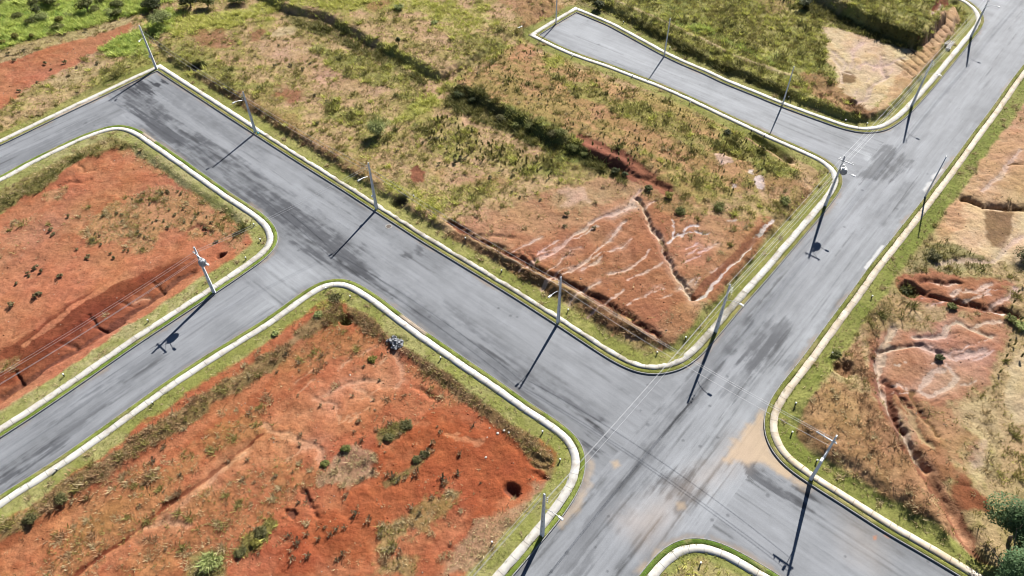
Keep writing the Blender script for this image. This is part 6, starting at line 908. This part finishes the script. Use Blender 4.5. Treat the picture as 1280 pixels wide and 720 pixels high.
PT = {'dark': (S(128, 136, 72), S(66, 78, 40)), 'green': (S(182, 184, 98), S(116, 126, 62)), 'lime': (S(246, 250, 168), S(190, 208, 112)), 'olive': (S(164, 156, 100), S(116, 116, 66)), 'yellow': (S(200, 188, 86), S(150, 146, 66))}
DRY = (S(236, 214, 172), S(160, 142, 102)); GREY = (S(190, 178, 142), S(120, 112, 84))
weed_proto = {'dry': [], 'upright': [], 'leafy': []}
for i in range(3):
    V, F, c = blade_clump(26, .42, .9, .035, DRY if i else GREY, 300 + i); weed_proto['dry'].append(big_mesh('weed_tuft', V, F, M_LEAF, c))
    V, F, c = leaf_cloud(60, (.16, .16, 1.15), .11, (S(172, 164, 92), S(98, 98, 52)), 5, .2, 320 + i); weed_proto['upright'].append(big_mesh('upright_weed', V, F, M_LEAF, c))
    V, F, c = leaf_cloud(90, (.42, .42, .5), .1, (S(200, 186, 134), S(128, 122, 80)), 5, .6, 340 + i); weed_proto['leafy'].append(big_mesh('weed_clump', V, F, M_LEAF, c))


def put_weed(kind, x, y, s, label, cat, group):
    me = random.choice(weed_proto[kind])
    o = bpy.data.objects.new({'dry': 'weed_tuft', 'upright': 'upright_weed', 'leafy': 'weed_clump'}[kind], me)
    link(o); o.location = (x, y, zat(x, y) - .02); o.rotation_euler = (0, 0, random.uniform(0, 6.28)); o.scale = (s, s, s * random.uniform(.8, 1.2))
    tag(o, label, cat, group)


WL = {'A': ('leafy', 'low grey-green weed clump on the bare red soil of the left lot', 'weeds on the left red lot'),
      'Ctl': ('leafy', 'dark weed clump on the small red lot at the far left', 'weeds on the far left red lot'),
      'B': ('dry', 'straw-grey dry tuft on the red soil of the front lot', 'dry tufts on the front red lot'),
      'C': ('leafy', 'small green weed clump on the middle of the central lot', 'weeds on the central lot')}
for k, pts in WEED_SPOTS.items():
    for (x, y) in pts:
        put_weed(WL[k][0], x, y, random.uniform(.8, 1.5) * (1.25 if k == 'B' else 1), WL[k][1], 'weed', WL[k][2])


def poly_by(cov, which=0):
    return [c for c in COVERS if c[0] == cov][which][1]


def scatter(P, n, seed, minD=3.2):
    r = np.random.default_rng(seed); P_ = np.array(P); out = []
    lo, hi = P_.min(0), P_.max(0)
    while len(out) < n:
        x, y = r.uniform(lo[0], hi[0]), r.uniform(lo[1], hi[1])
        if y < 172 and abs(x) < 62 + (y - 30) * .47 and inside(np.array([x]), np.array([y]), P)[0] and sample(D, x, y)[0] > minD:
            out.append((x, y))
    return out


for x, y in scatter(poly_by('rowlot'), 190, 61):
    put_weed('upright', x, y, random.uniform(.55, 1.25), 'slim upright dark weed on the upper lot below the short street', 'weed', 'upright weeds on the upper lot')
for x, y in scatter(poly_by('olivegreen', 1), 85, 62, 6):
    put_weed('upright', x, y, random.uniform(.8, 1.5), 'slim upright dark weed on the green lot above the short street', 'weed', 'upright weeds on the green lot')
for x, y in scatter(poly_by('straw', 0) if False else poly_by('oliveE', 1), 14, 63, 4):
    put_weed('upright', x, y, random.uniform(.7, 1.2), 'slim dark weed at the right edge beyond the eroded red ground', 'weed', 'weeds on the right edge')
for x, y in scatter(poly_by('redB'), 70, 64, 6):
    put_weed('dry', x, y, random.uniform(.6, 1.3), WL['B'][1], 'weed', WL['B'][2])
for x, y in scatter(poly_by('scrubA'), 45, 65, 5):
    put_weed('leafy', x, y, random.uniform(.5, 1.1), WL['A'][1], 'weed', WL['A'][2])



BUSH_LABEL = {
    0: 'tall lime-green bush standing alone on the central lot', 1: 'pale lime clump of grass at the bottom edge of the front lot', 2: 'green bush just right of the pale lime clump', 3: 'uppermost of the green bushes beside the pale lime clump', 4: 'middle of the green bushes beside the pale lime clump',
    5: 'dark bush at the upper left end of the terrace bank', 6: 'second dark bush down the terrace bank', 7: 'third dark bush down the terrace bank', 8: 'green bush at the upper middle of the terrace bank', 9: 'green bush in the shaded middle of the terrace bank',
    10: 'largest green bush above the red cut of the terrace bank', 11: 'green bush at the upper end of the red cut', 12: 'small green bush at the foot of the red cut', 13: 'olive bush between the green bushes of the terrace bank', 14: 'yellow-green bush at the lower end of the red cut', 15: 'small dark bush at the tip of the red triangle of soil',
    16: 'green bush right of the head of the pale rill', 17: 'dark bush in the middle of the red cut', 18: 'smaller dark bush at the edge of the red cut', 19: 'pale lime bush on the far grass lot', 20: 'small bright lime bush on the far grass lot', 21: 'slender dark shrub on the long grassy ridge',
    22: 'dark bush in the pit at the head of the straight trench', 23: 'green bush over the round pit beside the right pavement', 24: 'olive scrub bush below the yellow sand', 25: 'small green bush above the branching pale rills', 26: 'round dark shrub on the pale red ground at right', 27: 'green bush among white patches on the upper lot', 28: 'low green bush near the pavement bend of the upper lot'}
BUSH_LABEL.update({29: 'low olive bush at the top of the dry patch on the front lot', 30: 'olive bush above the row of shrubs on the front lot', 31: 'small olive shrub, lower of the pair in the shrub row', 32: 'small olive shrub, upper of the pair in the shrub row', 33: 'green shrub on the left edge of the dry straw patch', 34: 'green shrub at the lower left corner of the dry straw patch', 35: 'wide olive bush at the front lot corner by the pavement curve', 36: 'lime shrub above the dark hole on the front lot', 37: 'small lime shrub on the upper left bank of the front lot', 38: 'small yellow shrub on bare soil below the grey rubble heap', 39: 'large dark bush at the right edge beside the sand', 40: 'green bush at the far end of the straight trench', 41: 'lime bush at the right edge below the straight trench', 42: 'dark olive bush at the left end of the front lot bank', 43: 'second olive bush along the left end of the front lot bank', 44: 'dark bush at the upper end of the green strip below the short street'})
for i, ((x, y), r, h, kind) in enumerate(BUSHES):
    o = thing('bush', BUSH_LABEL.get(i, 'bush on the lot'), 'bush', (x, y, zat(x, y) - .05), random.uniform(0, 6), 'bushes on the lots')
    V, F, c = leaf_cloud(int(330 + 230 * r) * (2 if kind == 'lime' and r > 2 else 1), (r, r, h), .12, PT[kind], 12, 1.2, 400 + i)
    V2, F2, c2 = blade_clump(int((120 if kind == 'lime' else 25) * r), h * 1.05, .75, .035, PT[kind], 700 + i)
    V2[:, :2] *= r / (h * .8)
    add_obj('foliage', big_mesh('foliage', np.vstack([V, V2]), np.vstack([F, F2 + len(V)]), M_LEAF, np.vstack([c, c2])), o)
    bm = bmesh.new()
    for k in range(4):
        a = random.uniform(0, 6.28)
        bm_tube(bm, [(0, 0, -.1), (math.cos(a) * r * .25, math.sin(a) * r * .25, h * .35), (math.cos(a) * r * .5, math.sin(a) * r * .5, h * .65)], [.035, .025, .012], 5)
    bm_obj('stem', bm, M_BARK, o)

scrub_proto = []
for i in range(5):
    r = [.9, 1.3, 1.7, 1.1, 2.2][i]; h = [1.1, 1.3, 1.6, 1.8, 1.7][i]
    V, F, c = leaf_cloud(420 + 160 * i, (r, r, h), .15, [PT['lime'], PT['green'], PT['green'], PT['yellow'], PT['lime']][i], 11, 1.1, 800 + i)
    scrub_proto.append(big_mesh('scrub_shrub', V, F, M_LEAF, c))
for x, y in scatter(poly_by('lush', 0), 55, 71, 8) + scatter(poly_by('lush', 2), 22, 72, 8):
    o = bpy.data.objects.new('scrub_shrub', random.choice(scrub_proto)); link(o)
    q = random.uniform(.6, 1.25)
    o.location = (x, y, zat(x, y) - .1); o.rotation_euler = (0, 0, random.uniform(0, 6.28)); o.scale = (q, q, q * random.uniform(.7, 1.1))
    tag(o, 'bright green scrub shrub on the grassy slope at the top edge', 'shrub', 'scrub on the far green slope')

TREE_LABEL = ['small dark bare-limbed tree among the bright grass at top left', 'rounded lime-green tree behind the corner pole', 'dark tree at the top edge above the lime-green tree', 'dark green tree right of the corner pole at the top edge', 'green tree at the top edge beside the dark trees', 'tall green tree on the bright grass left of the red lot corner', 'low green tree beside the bare-limbed tree', 'green tree between the grass slope and the dark top-edge tree',
              'small dark tree at the end of the upper terrace bank', 'dark round tree beside the upper corner of the short street', 'broad green tree behind the bare-limbed tree', 'low green tree on the yellow grass at the top edge', 'second low green tree on the yellow grass at the top edge']


def tree(i, x, y, r, h, kind, label, n, size, trunk_h, name='tree'):
    o = thing(name, label, 'tree', (x, y, zat(x, y) - .1), random.uniform(0, 6))
    bm = bmesh.new()
    tr = (.03 if kind == 'deep' else .05) * h
    bm_tube(bm, [(0, 0, -.2), (.05 * r, .02, trunk_h * .6), (0, .06 * r, trunk_h * 1.4)], [tr, tr * .75, tr * .5], 8)
    for k in range(7):
        a = k * .9 + random.uniform(-.3, .3); q = random.uniform(.5, .8)
        bm_tube(bm, [(0, 0, trunk_h * random.uniform(.6, 1.2)), (math.cos(a) * r * .35, math.sin(a) * r * .35, h * .5), (math.cos(a) * r * q, math.sin(a) * r * q, h * random.uniform(.6, .85))], [tr * .45, tr * .3, tr * .12], 6)
    bm_obj('trunk', bm, M_BARK, o)
    V, F, c = leaf_cloud(n, (r, r, h - trunk_h * .4), size, PT[kind], 13, 1.0, 500 + i)
    V[:, 2] += trunk_h * .4
    add_obj('crown', big_mesh('crown', V, F, M_LEAF, c), o)


for i, ((x, y), r, h, kind) in enumerate(TREES):
    tree(i, x, y, r, h, kind, TREE_LABEL[i], 260 if i == 0 else int(500 + 350 * r), .2, h * .3)
PT['deep'] = (S(140, 172, 112), S(58, 92, 52))
BL = ['big dense green tree at the bottom right corner', 'dense green tree above the big one at the right edge', 'lower dense green tree beside the end of the trench']
for i, ((x, y), r, h) in enumerate(BIG_TREES):
    tree(40 + i, x, y, r, h, 'deep', BL[i], 14000, .15, h * .12)

# ---------------------------------------------------------------- poles
POLE_H = {'P1': 9.05, 'P2': 8.1, 'P3': 9.0, 'P4': 8.9, 'P5': 8.85, 'P6': 9.35, 'P7': 9.3, 'P8': 9.1, 'P9': 9.6, 'P10': 7.9, 'P11': 9.2, 'P12': 9.6, 'P13': 7.8, 'P14': 7.75, 'P15': 7.7}
POLE_LABEL = {
    'P1': 'concrete lamp pole at the sharp street corner in the upper left', 'P2': 'concrete lamp pole nearest the corner pole along the long street', 'P3': 'concrete lamp pole on the long street opposite the left side street', 'P4': 'concrete lamp pole on the long street beside the red eroded triangle',
    'P5': 'concrete pole carrying a grey transformer on the left side street', 'P6': 'concrete lamp pole on the front lot pavement at the bottom', 'P7': 'concrete lamp pole on the main road beside the crossing corner', 'P8': 'thick concrete pole with a long crossarm on the lower right street', 'P9': 'concrete transformer pole where the short street meets the main road',
    'P10': 'plain pole alone on the right side of the main road', 'P11': 'concrete lamp pole on the main road in front of the sandy lot', 'P12': 'concrete lamp pole on the main road at the upper right', 'P13': 'plain thin pole on the short street nearest the main road', 'P14': 'plain thin pole halfway along the short street', 'P15': 'plain thin pole at the closed end of the short street'}
LAMP_DIR = {'P1': (.45, -.9), 'P2': u(U2, -1), 'P3': u(U2, -1), 'P4': u(U2, -1), 'P5': U1, 'P6': U1, 'P7': U1, 'P8': u(U2, -1), 'P9': U1, 'P11': U1, 'P12': U1}
LAMP_DIR['P1'] = (.0, -1.0)


def i_shaft(bm, h, d0, d1, w0, w1, ang):
    """double-T concrete shaft, tapered; its climbing holes are added later as black plates"""
    M = Matrix.Rotation(ang, 4, 'Z')
    def ring(z):
        t = z / h; d = d0 + (d1 - d0) * t; w = w0 + (w1 - w0) * t
        f = d * .24; q = w * .30
        return [(-d / 2, -w / 2), (-d / 2 + f, -w / 2), (-d / 2 + f, -q), (d / 2 - f, -q), (d / 2 - f, -w / 2), (d / 2, -w / 2),
                (d / 2, w / 2), (d / 2 - f, w / 2), (d / 2 - f, q), (-d / 2 + f, q), (-d / 2 + f, w / 2), (-d / 2, w / 2)]
    rings = []
    for z in np.linspace(-.3, h, 12):
        rings.append([bm.verts.new(M @ Vector((x, y, z))) for x, y in ring(max(z, 0))])
    for A, B in zip(rings, rings[1:]):
        for k in range(12):
            bm.faces.new((A[k], A[(k + 1) % 12], B[(k + 1) % 12], B[k]))
    bm.faces.new(rings[-1])
    # no holes are cut; black plates on the web give their dark
    return M


TOPS = {}
for name, (x, y) in POLES.items():
    h = POLE_H[name]; z0 = .12
    o = thing('utility_pole', POLE_LABEL[name], 'pole', (x, y, z0), 0, 'street poles')
    ld = LAMP_DIR.get(name)
    ang = 0.12 if name in ('P1', 'P5') else math.atan2(U2[1], U2[0]) if name in ('P2', 'P3', 'P4', 'P8') else math.atan2(U1[1], U1[0])
    bm = bmesh.new()
    if name in ('P10', 'P13', 'P14', 'P15'):
        bm_tube(bm, [(0, 0, -.3), (0, 0, h * .5), (0, 0, h)], [.15, .115, .075], 12)
        bm_obj('shaft', bm, M_POLE, o, True)
        bm = bmesh.new(); bm_tube(bm, [(0, 0, h - .001), (0, 0, h + .05), (0, 0, h + .08)], [.09, .09, .04], 12)
        bm_obj('cap', bm, M_GALV, o)
        continue
    thick = 1.25 if name == 'P8' else 1.0
    i_shaft(bm, h, .44 * thick, .2 * thick, .30 * thick, .15 * thick, ang)
    bm_obj('shaft', bm, M_POLE, o)
    bm = bmesh.new(); M = Matrix.Rotation(ang, 4, 'Z')
    for k in range(6):
        zz = 1.2 + k * 1.15; w = (.30 + (.15 - .30) * zz / h) * .6 * thick
        for s in (-1, 1):
            bm_box(bm, (0, s * (w / 2 + .004), zz), (.07, .012, .16), M)
    bm_obj('climbing_hole_shade', bm, M_BLACK, o)  # black plates painting the shade of the holes
    # street lamp on its bent arm
    dv = Vector((ld[0], ld[1], 0)).normalized()
    zl = 7.05
    arm = bmesh.new()
    pts = [dv * .1 + Vector((0, 0, zl - .75)), dv * .55 + Vector((0, 0, zl - .35)), dv * 1.2 + Vector((0, 0, zl - .08)), dv * 1.85 + Vector((0, 0, zl + .02))]
    bm_tube(arm, pts, .035, 8)
    a = bm_obj('lamp_arm', arm, M_GALV, o)
    hb = bmesh.new()
    R = Matrix.Translation(dv * 2.15 + Vector((0, 0, zl + .03))) @ Matrix.Rotation(math.atan2(dv.y, dv.x), 4, 'Z')
    bm_box(hb, (0, 0, 0), (.66, .30, .13), R, .72)
    bmesh.ops.bevel(hb, geom=list(hb.edges), offset=.03, segments=2, affect='EDGES')
    hd = bm_obj('lamp_head', hb, M_WHITE, a)
    gb = bmesh.new(); bm_box(gb, (.05, 0, -.075), (.42, .22, .03), R); bm_obj('lens', gb, M_GREYPAINT, a)
    # wire attachments
    side = U1V if name not in ('P2', 'P3', 'P4') else -U2V
    if name in ('P5', 'P8', 'P9'):
        zc = h - (1.15 if name == 'P5' else .75 if name == 'P9' else .95)
        off = {'P5': .55, 'P8': -.75, 'P9': .45}[name]
        R = Matrix.Translation(U1V * off + Vector((0, 0, zc)) - U2V * .16) @ Matrix.Rotation(math.atan2(U1[1], U1[0]), 4, 'Z')
        cb = bmesh.new(); bm_box(cb, (0, 0, 0), (2.3, .11, .13), R)
        ca = bm_obj('crossarm', cb, M_POLE, o)
        for q in (-.95, -.35, .95):
            ib = bmesh.new(); p = R @ Vector((q, 0, .06))
            bm_tube(ib, [p, p + Vector((0, 0, .08)), p + Vector((0, 0, .1)), p + Vector((0, 0, .2)), p + Vector((0, 0, .24))], [.02, .02, .075, .06, .03], 8)
            bm_obj('insulator', ib, M_PORC, ca)
        br = bmesh.new(); bm_tube(br, [R @ Vector((.7, .06, -.06)), Vector((0, 0, zc - .75)) + U1V * .1 - U2V * .1], .02, 6); bm_obj('brace', br, M_GALV, ca)
    else:
        zc = h - .35
        for q in (0, .42, .84):
            ib = bmesh.new(); p = side * .09 + Vector((0, 0, zc - q)); e = side * .42 + Vector((0, 0, zc - q))
            bm_tube(ib, [p, e], .018, 6)
            bm_tube(ib, [e - Vector((0, 0, .09)), e - Vector((0, 0, .03)), e + Vector((0, 0, .03)), e + Vector((0, 0, .09))], [.05, .07, .07, .05], 8)
            bm_obj('bracket', ib, M_PORC, o)
    if name in ('P5', 'P9'):
        c = U1V * .62 + Vector((0, 0, h - 2.45))
        tb = bmesh.new()
        bm_tube(tb, [c + Vector((0, 0, -.5)), c + Vector((0, 0, -.47)), c + Vector((0, 0, .42)), c + Vector((0, 0, .5))], [.36, .40, .40, .30], 16)
        t = bm_obj('transformer', tb, M_GREYPAINT, o)
        fb = bmesh.new()
        for k in range(14):
            a_ = k * 2 * math.pi / 14
            R = Matrix.Translation(c) @ Matrix.Rotation(a_, 4, 'Z')
            bm_box(fb, (.46, 0, -.05), (.12, .03, .66), R)
        bm_obj('cooling_fin', fb, M_GREYPAINT, t)
        for k in (-1, 0, 1):
            bb = bmesh.new(); p = c + U2V * (.2 * k) + Vector((0, 0, .46))
            bm_tube(bb, [p, p + Vector((0, 0, .08)), p + Vector((0, 0, .16)), p + Vector((0, 0, .26))], [.06, .075, .05, .03], 8)
            bm_obj('bushing', bb, M_PORC, t)
        kb = bmesh.new()
        for dz in (-.3, .25):
            bm_box(kb, (.19, 0, h - 2.45 + dz), (.2, .34, .09), Matrix.Rotation(math.atan2(U1[1], U1[0]), 4, 'Z'))
        bm_obj('mounting_bracket', kb, M_GALV, o)
    if name in ('P9', 'P1', 'P3'):
        c = (U1V if name == 'P9' else -U2V) * .34 + Vector((0, 0, h - 1.6 if name == 'P9' else 2.8))
        bb = bmesh.new(); bm_box(bb, c, (.3, .22, .36)); bm_obj('fuse_box', bb, M_WHITE, o)

# ---------------------------------------------------------------- overhead cables


def span(a, b, wires, label):
    """a, b: (x, y); wires: (side offset, height at a, height at b, sag)"""
    A, B = Vector((a[0], a[1], .12)), Vector((b[0], b[1], .12))
    d = (B - A); d.z = 0; L = d.length; d.normalize(); sd = Vector((d.y, -d.x, 0))
    o = thing('power_line', label, 'power line', A, 0, 'overhead cables')
    for off, ha, hb, sag in wires:
        bm = bmesh.new(); pts = []
        for k in range(15):
            t = k / 14
            p = (B - A) * t + sd * off; p.z = ha + (hb - ha) * t - 4 * sag * t * (1 - t)
            pts.append(p)
        bm_tube(bm, pts, .016, 5, False)
        bm_obj('wire', bm, M_WIRE, o, True)


PP = POLES
far = lambda n, v, k: (PP[n][0] + v[0] * k, PP[n][1] + v[1] * k)
two = lambda ha, hb: [(.40, ha - .35, hb - .35, .55), (.40, ha - 1.19, hb - 1.19, .6)]
span(PP['P1'], PP['P2'], two(9.05, 8.1), 'cables of the long street span nearest the upper left corner')
span(PP['P2'], PP['P3'], two(8.1, 9.0), 'cables of the long street span between the second and third poles')
span(PP['P3'], PP['P4'], two(9.0, 8.9), 'cables of the long street span beside the dark pit and the red trench')
span(PP['P4'], PP['P8'], [(.3, 8.5, 8.5, .6), (.0, 8.5, 8.45, .6), (.3, 7.4, 7.4, .8)], 'cables crossing the main road to the pole with the long crossarm')
span(PP['P6'], PP['P7'], [(.42, 9.0, 8.95, .6), (.34, 9.0, 8.9, .62), (.6, 8.0, 8.0, .8)], 'cables crossing the mouth of the long street')
span(PP['P7'], PP['P9'], [(.42, 8.95, 9.1, .5), (.2, 8.95, 9.1, .5), (-.35, 8.9, 9.1, .5), (.42, 7.9, 7.8, .7)], 'cables along the main road beside the eroded red triangle')
span(PP['P9'], PP['P11'], [(.42, 9.1, 8.85, .5), (.2, 9.1, 8.85, .5), (-.35, 9.1, 8.85, .5), (.42, 7.8, 7.9, .7)], 'cables crossing the mouth of the short street')
span(PP['P11'], PP['P12'], [(.42, 8.85, 9.2, .5), (.2, 8.85, 9.2, .5), (-.35, 8.85, 9.2, .5), (.42, 7.9, 8.3, .7)], 'cables along the main road in front of the sandy lot')
span(PP['P12'], far('P12', U2, 36), [(.42, 9.2, 9.2, .5), (.2, 9.2, 9.2, .5), (-.35, 9.2, 9.2, .5)], 'cables leaving the picture at the upper right corner')
span(PP['P6'], far('P6', U2, -34), [(.42, 9.0, 9.0, .5), (.0, 9.0, 9.0, .5), (.42, 8.0, 8.0, .7)], 'cables leaving the picture at the bottom beside the front lot')
span(PP['P5'], far('P5', U2, -38), [(-1.4, 7.95, 7.95, .5), (-.2, 7.95, 7.95, .5), (.2, 7.95, 7.95, .5), (.1, 6.9, 6.9, .7)], 'cables over the left red lot from the transformer pole')
span(PP['P5'], PP['P3'], [(-.3, 7.95, 8.3, .5), (.1, 7.95, 8.25, .5)], 'cables from the transformer pole across to the long street')

# ---------------------------------------------------------------- small things
for i, (x, y) in enumerate(STUBS):
    o = thing('marker_stub', 'short white-topped service stub standing in the grass behind the pavement', 'marker', (x, y, zat(x, y)), random.uniform(0, 6), 'service stubs behind the pavements')
    bm = bmesh.new(); bm_tube(bm, [(0, 0, -.1), (0, 0, .38)], .075, 10); bm_obj('pipe', bm, M_BLACK, o)
    bm = bmesh.new(); bm_tube(bm, [(0, 0, .379), (0, 0, .5), (0, 0, .53)], [.105, .105, .06], 10); bm_obj('cap', bm, M_WHITE, o)
for (x, y) in MANHOLES:
    o = thing('manhole', 'round iron manhole cover in the asphalt of the long street', 'manhole cover', (x, y, .01))
    bm = bmesh.new(); bm_tube(bm, [(0, 0, -.05), (0, 0, .012), (0, 0, .016)], [.56, .56, .54], 28); bm_obj('collar', bm, M_KERB, o)
    bm = bmesh.new(); bm_tube(bm, [(0, 0, -.04), (0, 0, .022), (0, 0, .026)], [.38, .38, .36], 24)
    for k in range(-3, 4):
        w = math.sqrt(.33 ** 2 - (k * .09) ** 2) * 2
        bm_box(bm, (0, k * .09, .03), (w, .03, .012))
    bm_obj('cover', bm, M_IRON, o)
# open concrete boxes waiting on the pavement verge
bx, by = BOXES_AT
names = ['front left', 'front right', 'second left', 'second right', 'third left', 'third right', 'last left', 'last right']
boxes = [(i // 2, i % 2) for i in range(8)] + [(-1.45, -.25)]
for i, (a, b) in enumerate(boxes):
    p = Vector((bx, by, 0)) + U2V * ((a - 1.3) * .66) - U1V * (.72 * b - .36)
    lab = 'open pale box with painted shade inside, set apart at the lower left of the row by the pavement' if i == 8 else 'open pale box with painted shade inside, %s of the double row by the upper pavement' % names[i]
    o = thing('drain_box', lab, 'concrete box', (p.x, p.y, zat(p.x, p.y) - .02), math.atan2(U2[1], U2[0]) + random.uniform(-.06, .06) + (.3 if i == 8 else 0), 'open pale boxes on the verge')
    k = 1.25 if i == 8 else 1
    bm = bmesh.new()
    for c, s in (((-.265, 0, .2), (.07, .6, .4)), ((.265, 0, .2), (.07, .6, .4)), ((0, .265, .2), (.458, .07, .4)), ((0, -.265, .2), (.458, .07, .4))):
        bm_box(bm, [v * k for v in c], [v * k for v in s])
    bm_obj('wall', bm, M_STONE, o)
    bm = bmesh.new(); bm_box(bm, (0, 0, .34 * k), (.456 * k, .456 * k, .05)); bm_obj('opening_shade', bm, M_BLACK, o)  # black plate near the rim paints the shaded inside of the open box
# grey rubble heap, lump by lump joined into one pile
bm = bmesh.new(); hx, hy = HEAP_AT; r = random.Random(4)
for k in range(60):
    a, q = r.uniform(0, 6.28), r.random() ** .6
    s = r.uniform(.18, .42)
    M = Matrix.Translation((math.cos(a) * q * 1.35, math.sin(a) * q * .95, .5 * (1 - q) + .05)) @ Matrix.Rotation(r.uniform(0, 3), 4, (r.random(), r.random(), r.random() + .1))
    bm_box(bm, (0, 0, 0), (s * 1.3, s, s * .6), M, r.uniform(.6, .9))
o = bm_obj('rubble_heap', bm, M_RUBBLE); o.location = (hx, hy, zat(hx, hy)); o.rotation_euler = (0, 0, -.5)
tag(o, 'pale grey rubble heap on the front lot bank beside the long street pavement', 'rubble heap')
cx_, cy_ = CYAN_AT
bm = bmesh.new(); bm_tube(bm, [(0, 0, 0), (0, 0, .22), (0, 0, .28), (0, 0, .34)], [.14, .16, .13, .05], 10)
o = bm_obj('bucket', bm, M_CYAN); o.location = (cx_, cy_, .17); tag(o, 'small cyan bucket at the foot of a long street pole', 'bucket')
x, y = BOARD_AT
bm = bmesh.new(); bm_box(bm, (0, 0, .08), (1.3, .22, .05)); bm_box(bm, (.1, .16, .05), (.9, .12, .05))
o = bm_obj('board', bm, M_WHITE); o.location = (x, y, zat(x, y)); o.rotation_euler = (.05, .05, .8); tag(o, 'pale board lying left of the closed end of the short street', 'board')
for i, ((x, y), s) in enumerate(DEBRIS):
    bm = bmesh.new()
    bmesh.ops.create_icosphere(bm, subdivisions=1, radius=s)
    for v in bm.verts:
        v.co *= random.uniform(.65, 1.15); v.co.z *= .6
    o = bm_obj('stone', bm, M_STONE); o.location = (x, y, zat(x, y) + s * .2)
    tag(o, 'small pale stone lying on the red soil', 'stone', 'pale stones on the soil')

# ---------------------------------------------------------------- light, sky, camera
w = bpy.data.worlds.new('World'); scene.world = w; w.use_nodes = True
sky = w.node_tree.nodes.new('ShaderNodeTexSky'); sky.sky_type = 'NISHITA'; sky.sun_disc = False
sky.altitude = 3000; sky.air_density = .75; sky.dust_density = .2; sky.sun_elevation = math.radians(SUN_EL); sky.sun_rotation = math.radians(SUN_AZ)
bg = w.node_tree.nodes['Background']; w.node_tree.links.new(sky.outputs[0], bg.inputs[0]); bg.inputs[1].default_value = .05
sl = bpy.data.lights.new('sun', 'SUN'); sl.energy = 5.0; sl.angle = math.radians(.5); sl.color = (1, .965, .91)
so = bpy.data.objects.new('sun', sl); link(so)
az, el = math.radians(SUN_AZ), math.radians(SUN_EL)
sdir = Vector((math.sin(az) * math.cos(el), math.cos(az) * math.cos(el), math.sin(el)))
so.rotation_euler = (-sdir).to_track_quat('-Z', 'Y').to_euler(); so.location = sdir * 200
cd = bpy.data.cameras.new('camera'); cam = bpy.data.objects.new('camera', cd); link(cam)
cd.sensor_width = 36; cd.lens = CAM_F / 1280 * 36; cd.clip_start = .5; cd.clip_end = 12000
r_, u_, b_ = [Vector(a) for a in CAM_AXES]
cam.matrix_world = Matrix(((r_.x, u_.x, b_.x, 0), (r_.y, u_.y, b_.y, 0), (r_.z, u_.z, b_.z, CAM_H), (0, 0, 0, 1)))
scene.camera = cam
vs = scene.view_settings
vs.view_transform = 'Standard'; vs.look = 'None'; vs.gamma = 1; vs.use_curve_mapping = False; vs.exposure = 1.3
scene.cycles.max_bounces = 6
scene.cycles.filter_width = 1.05
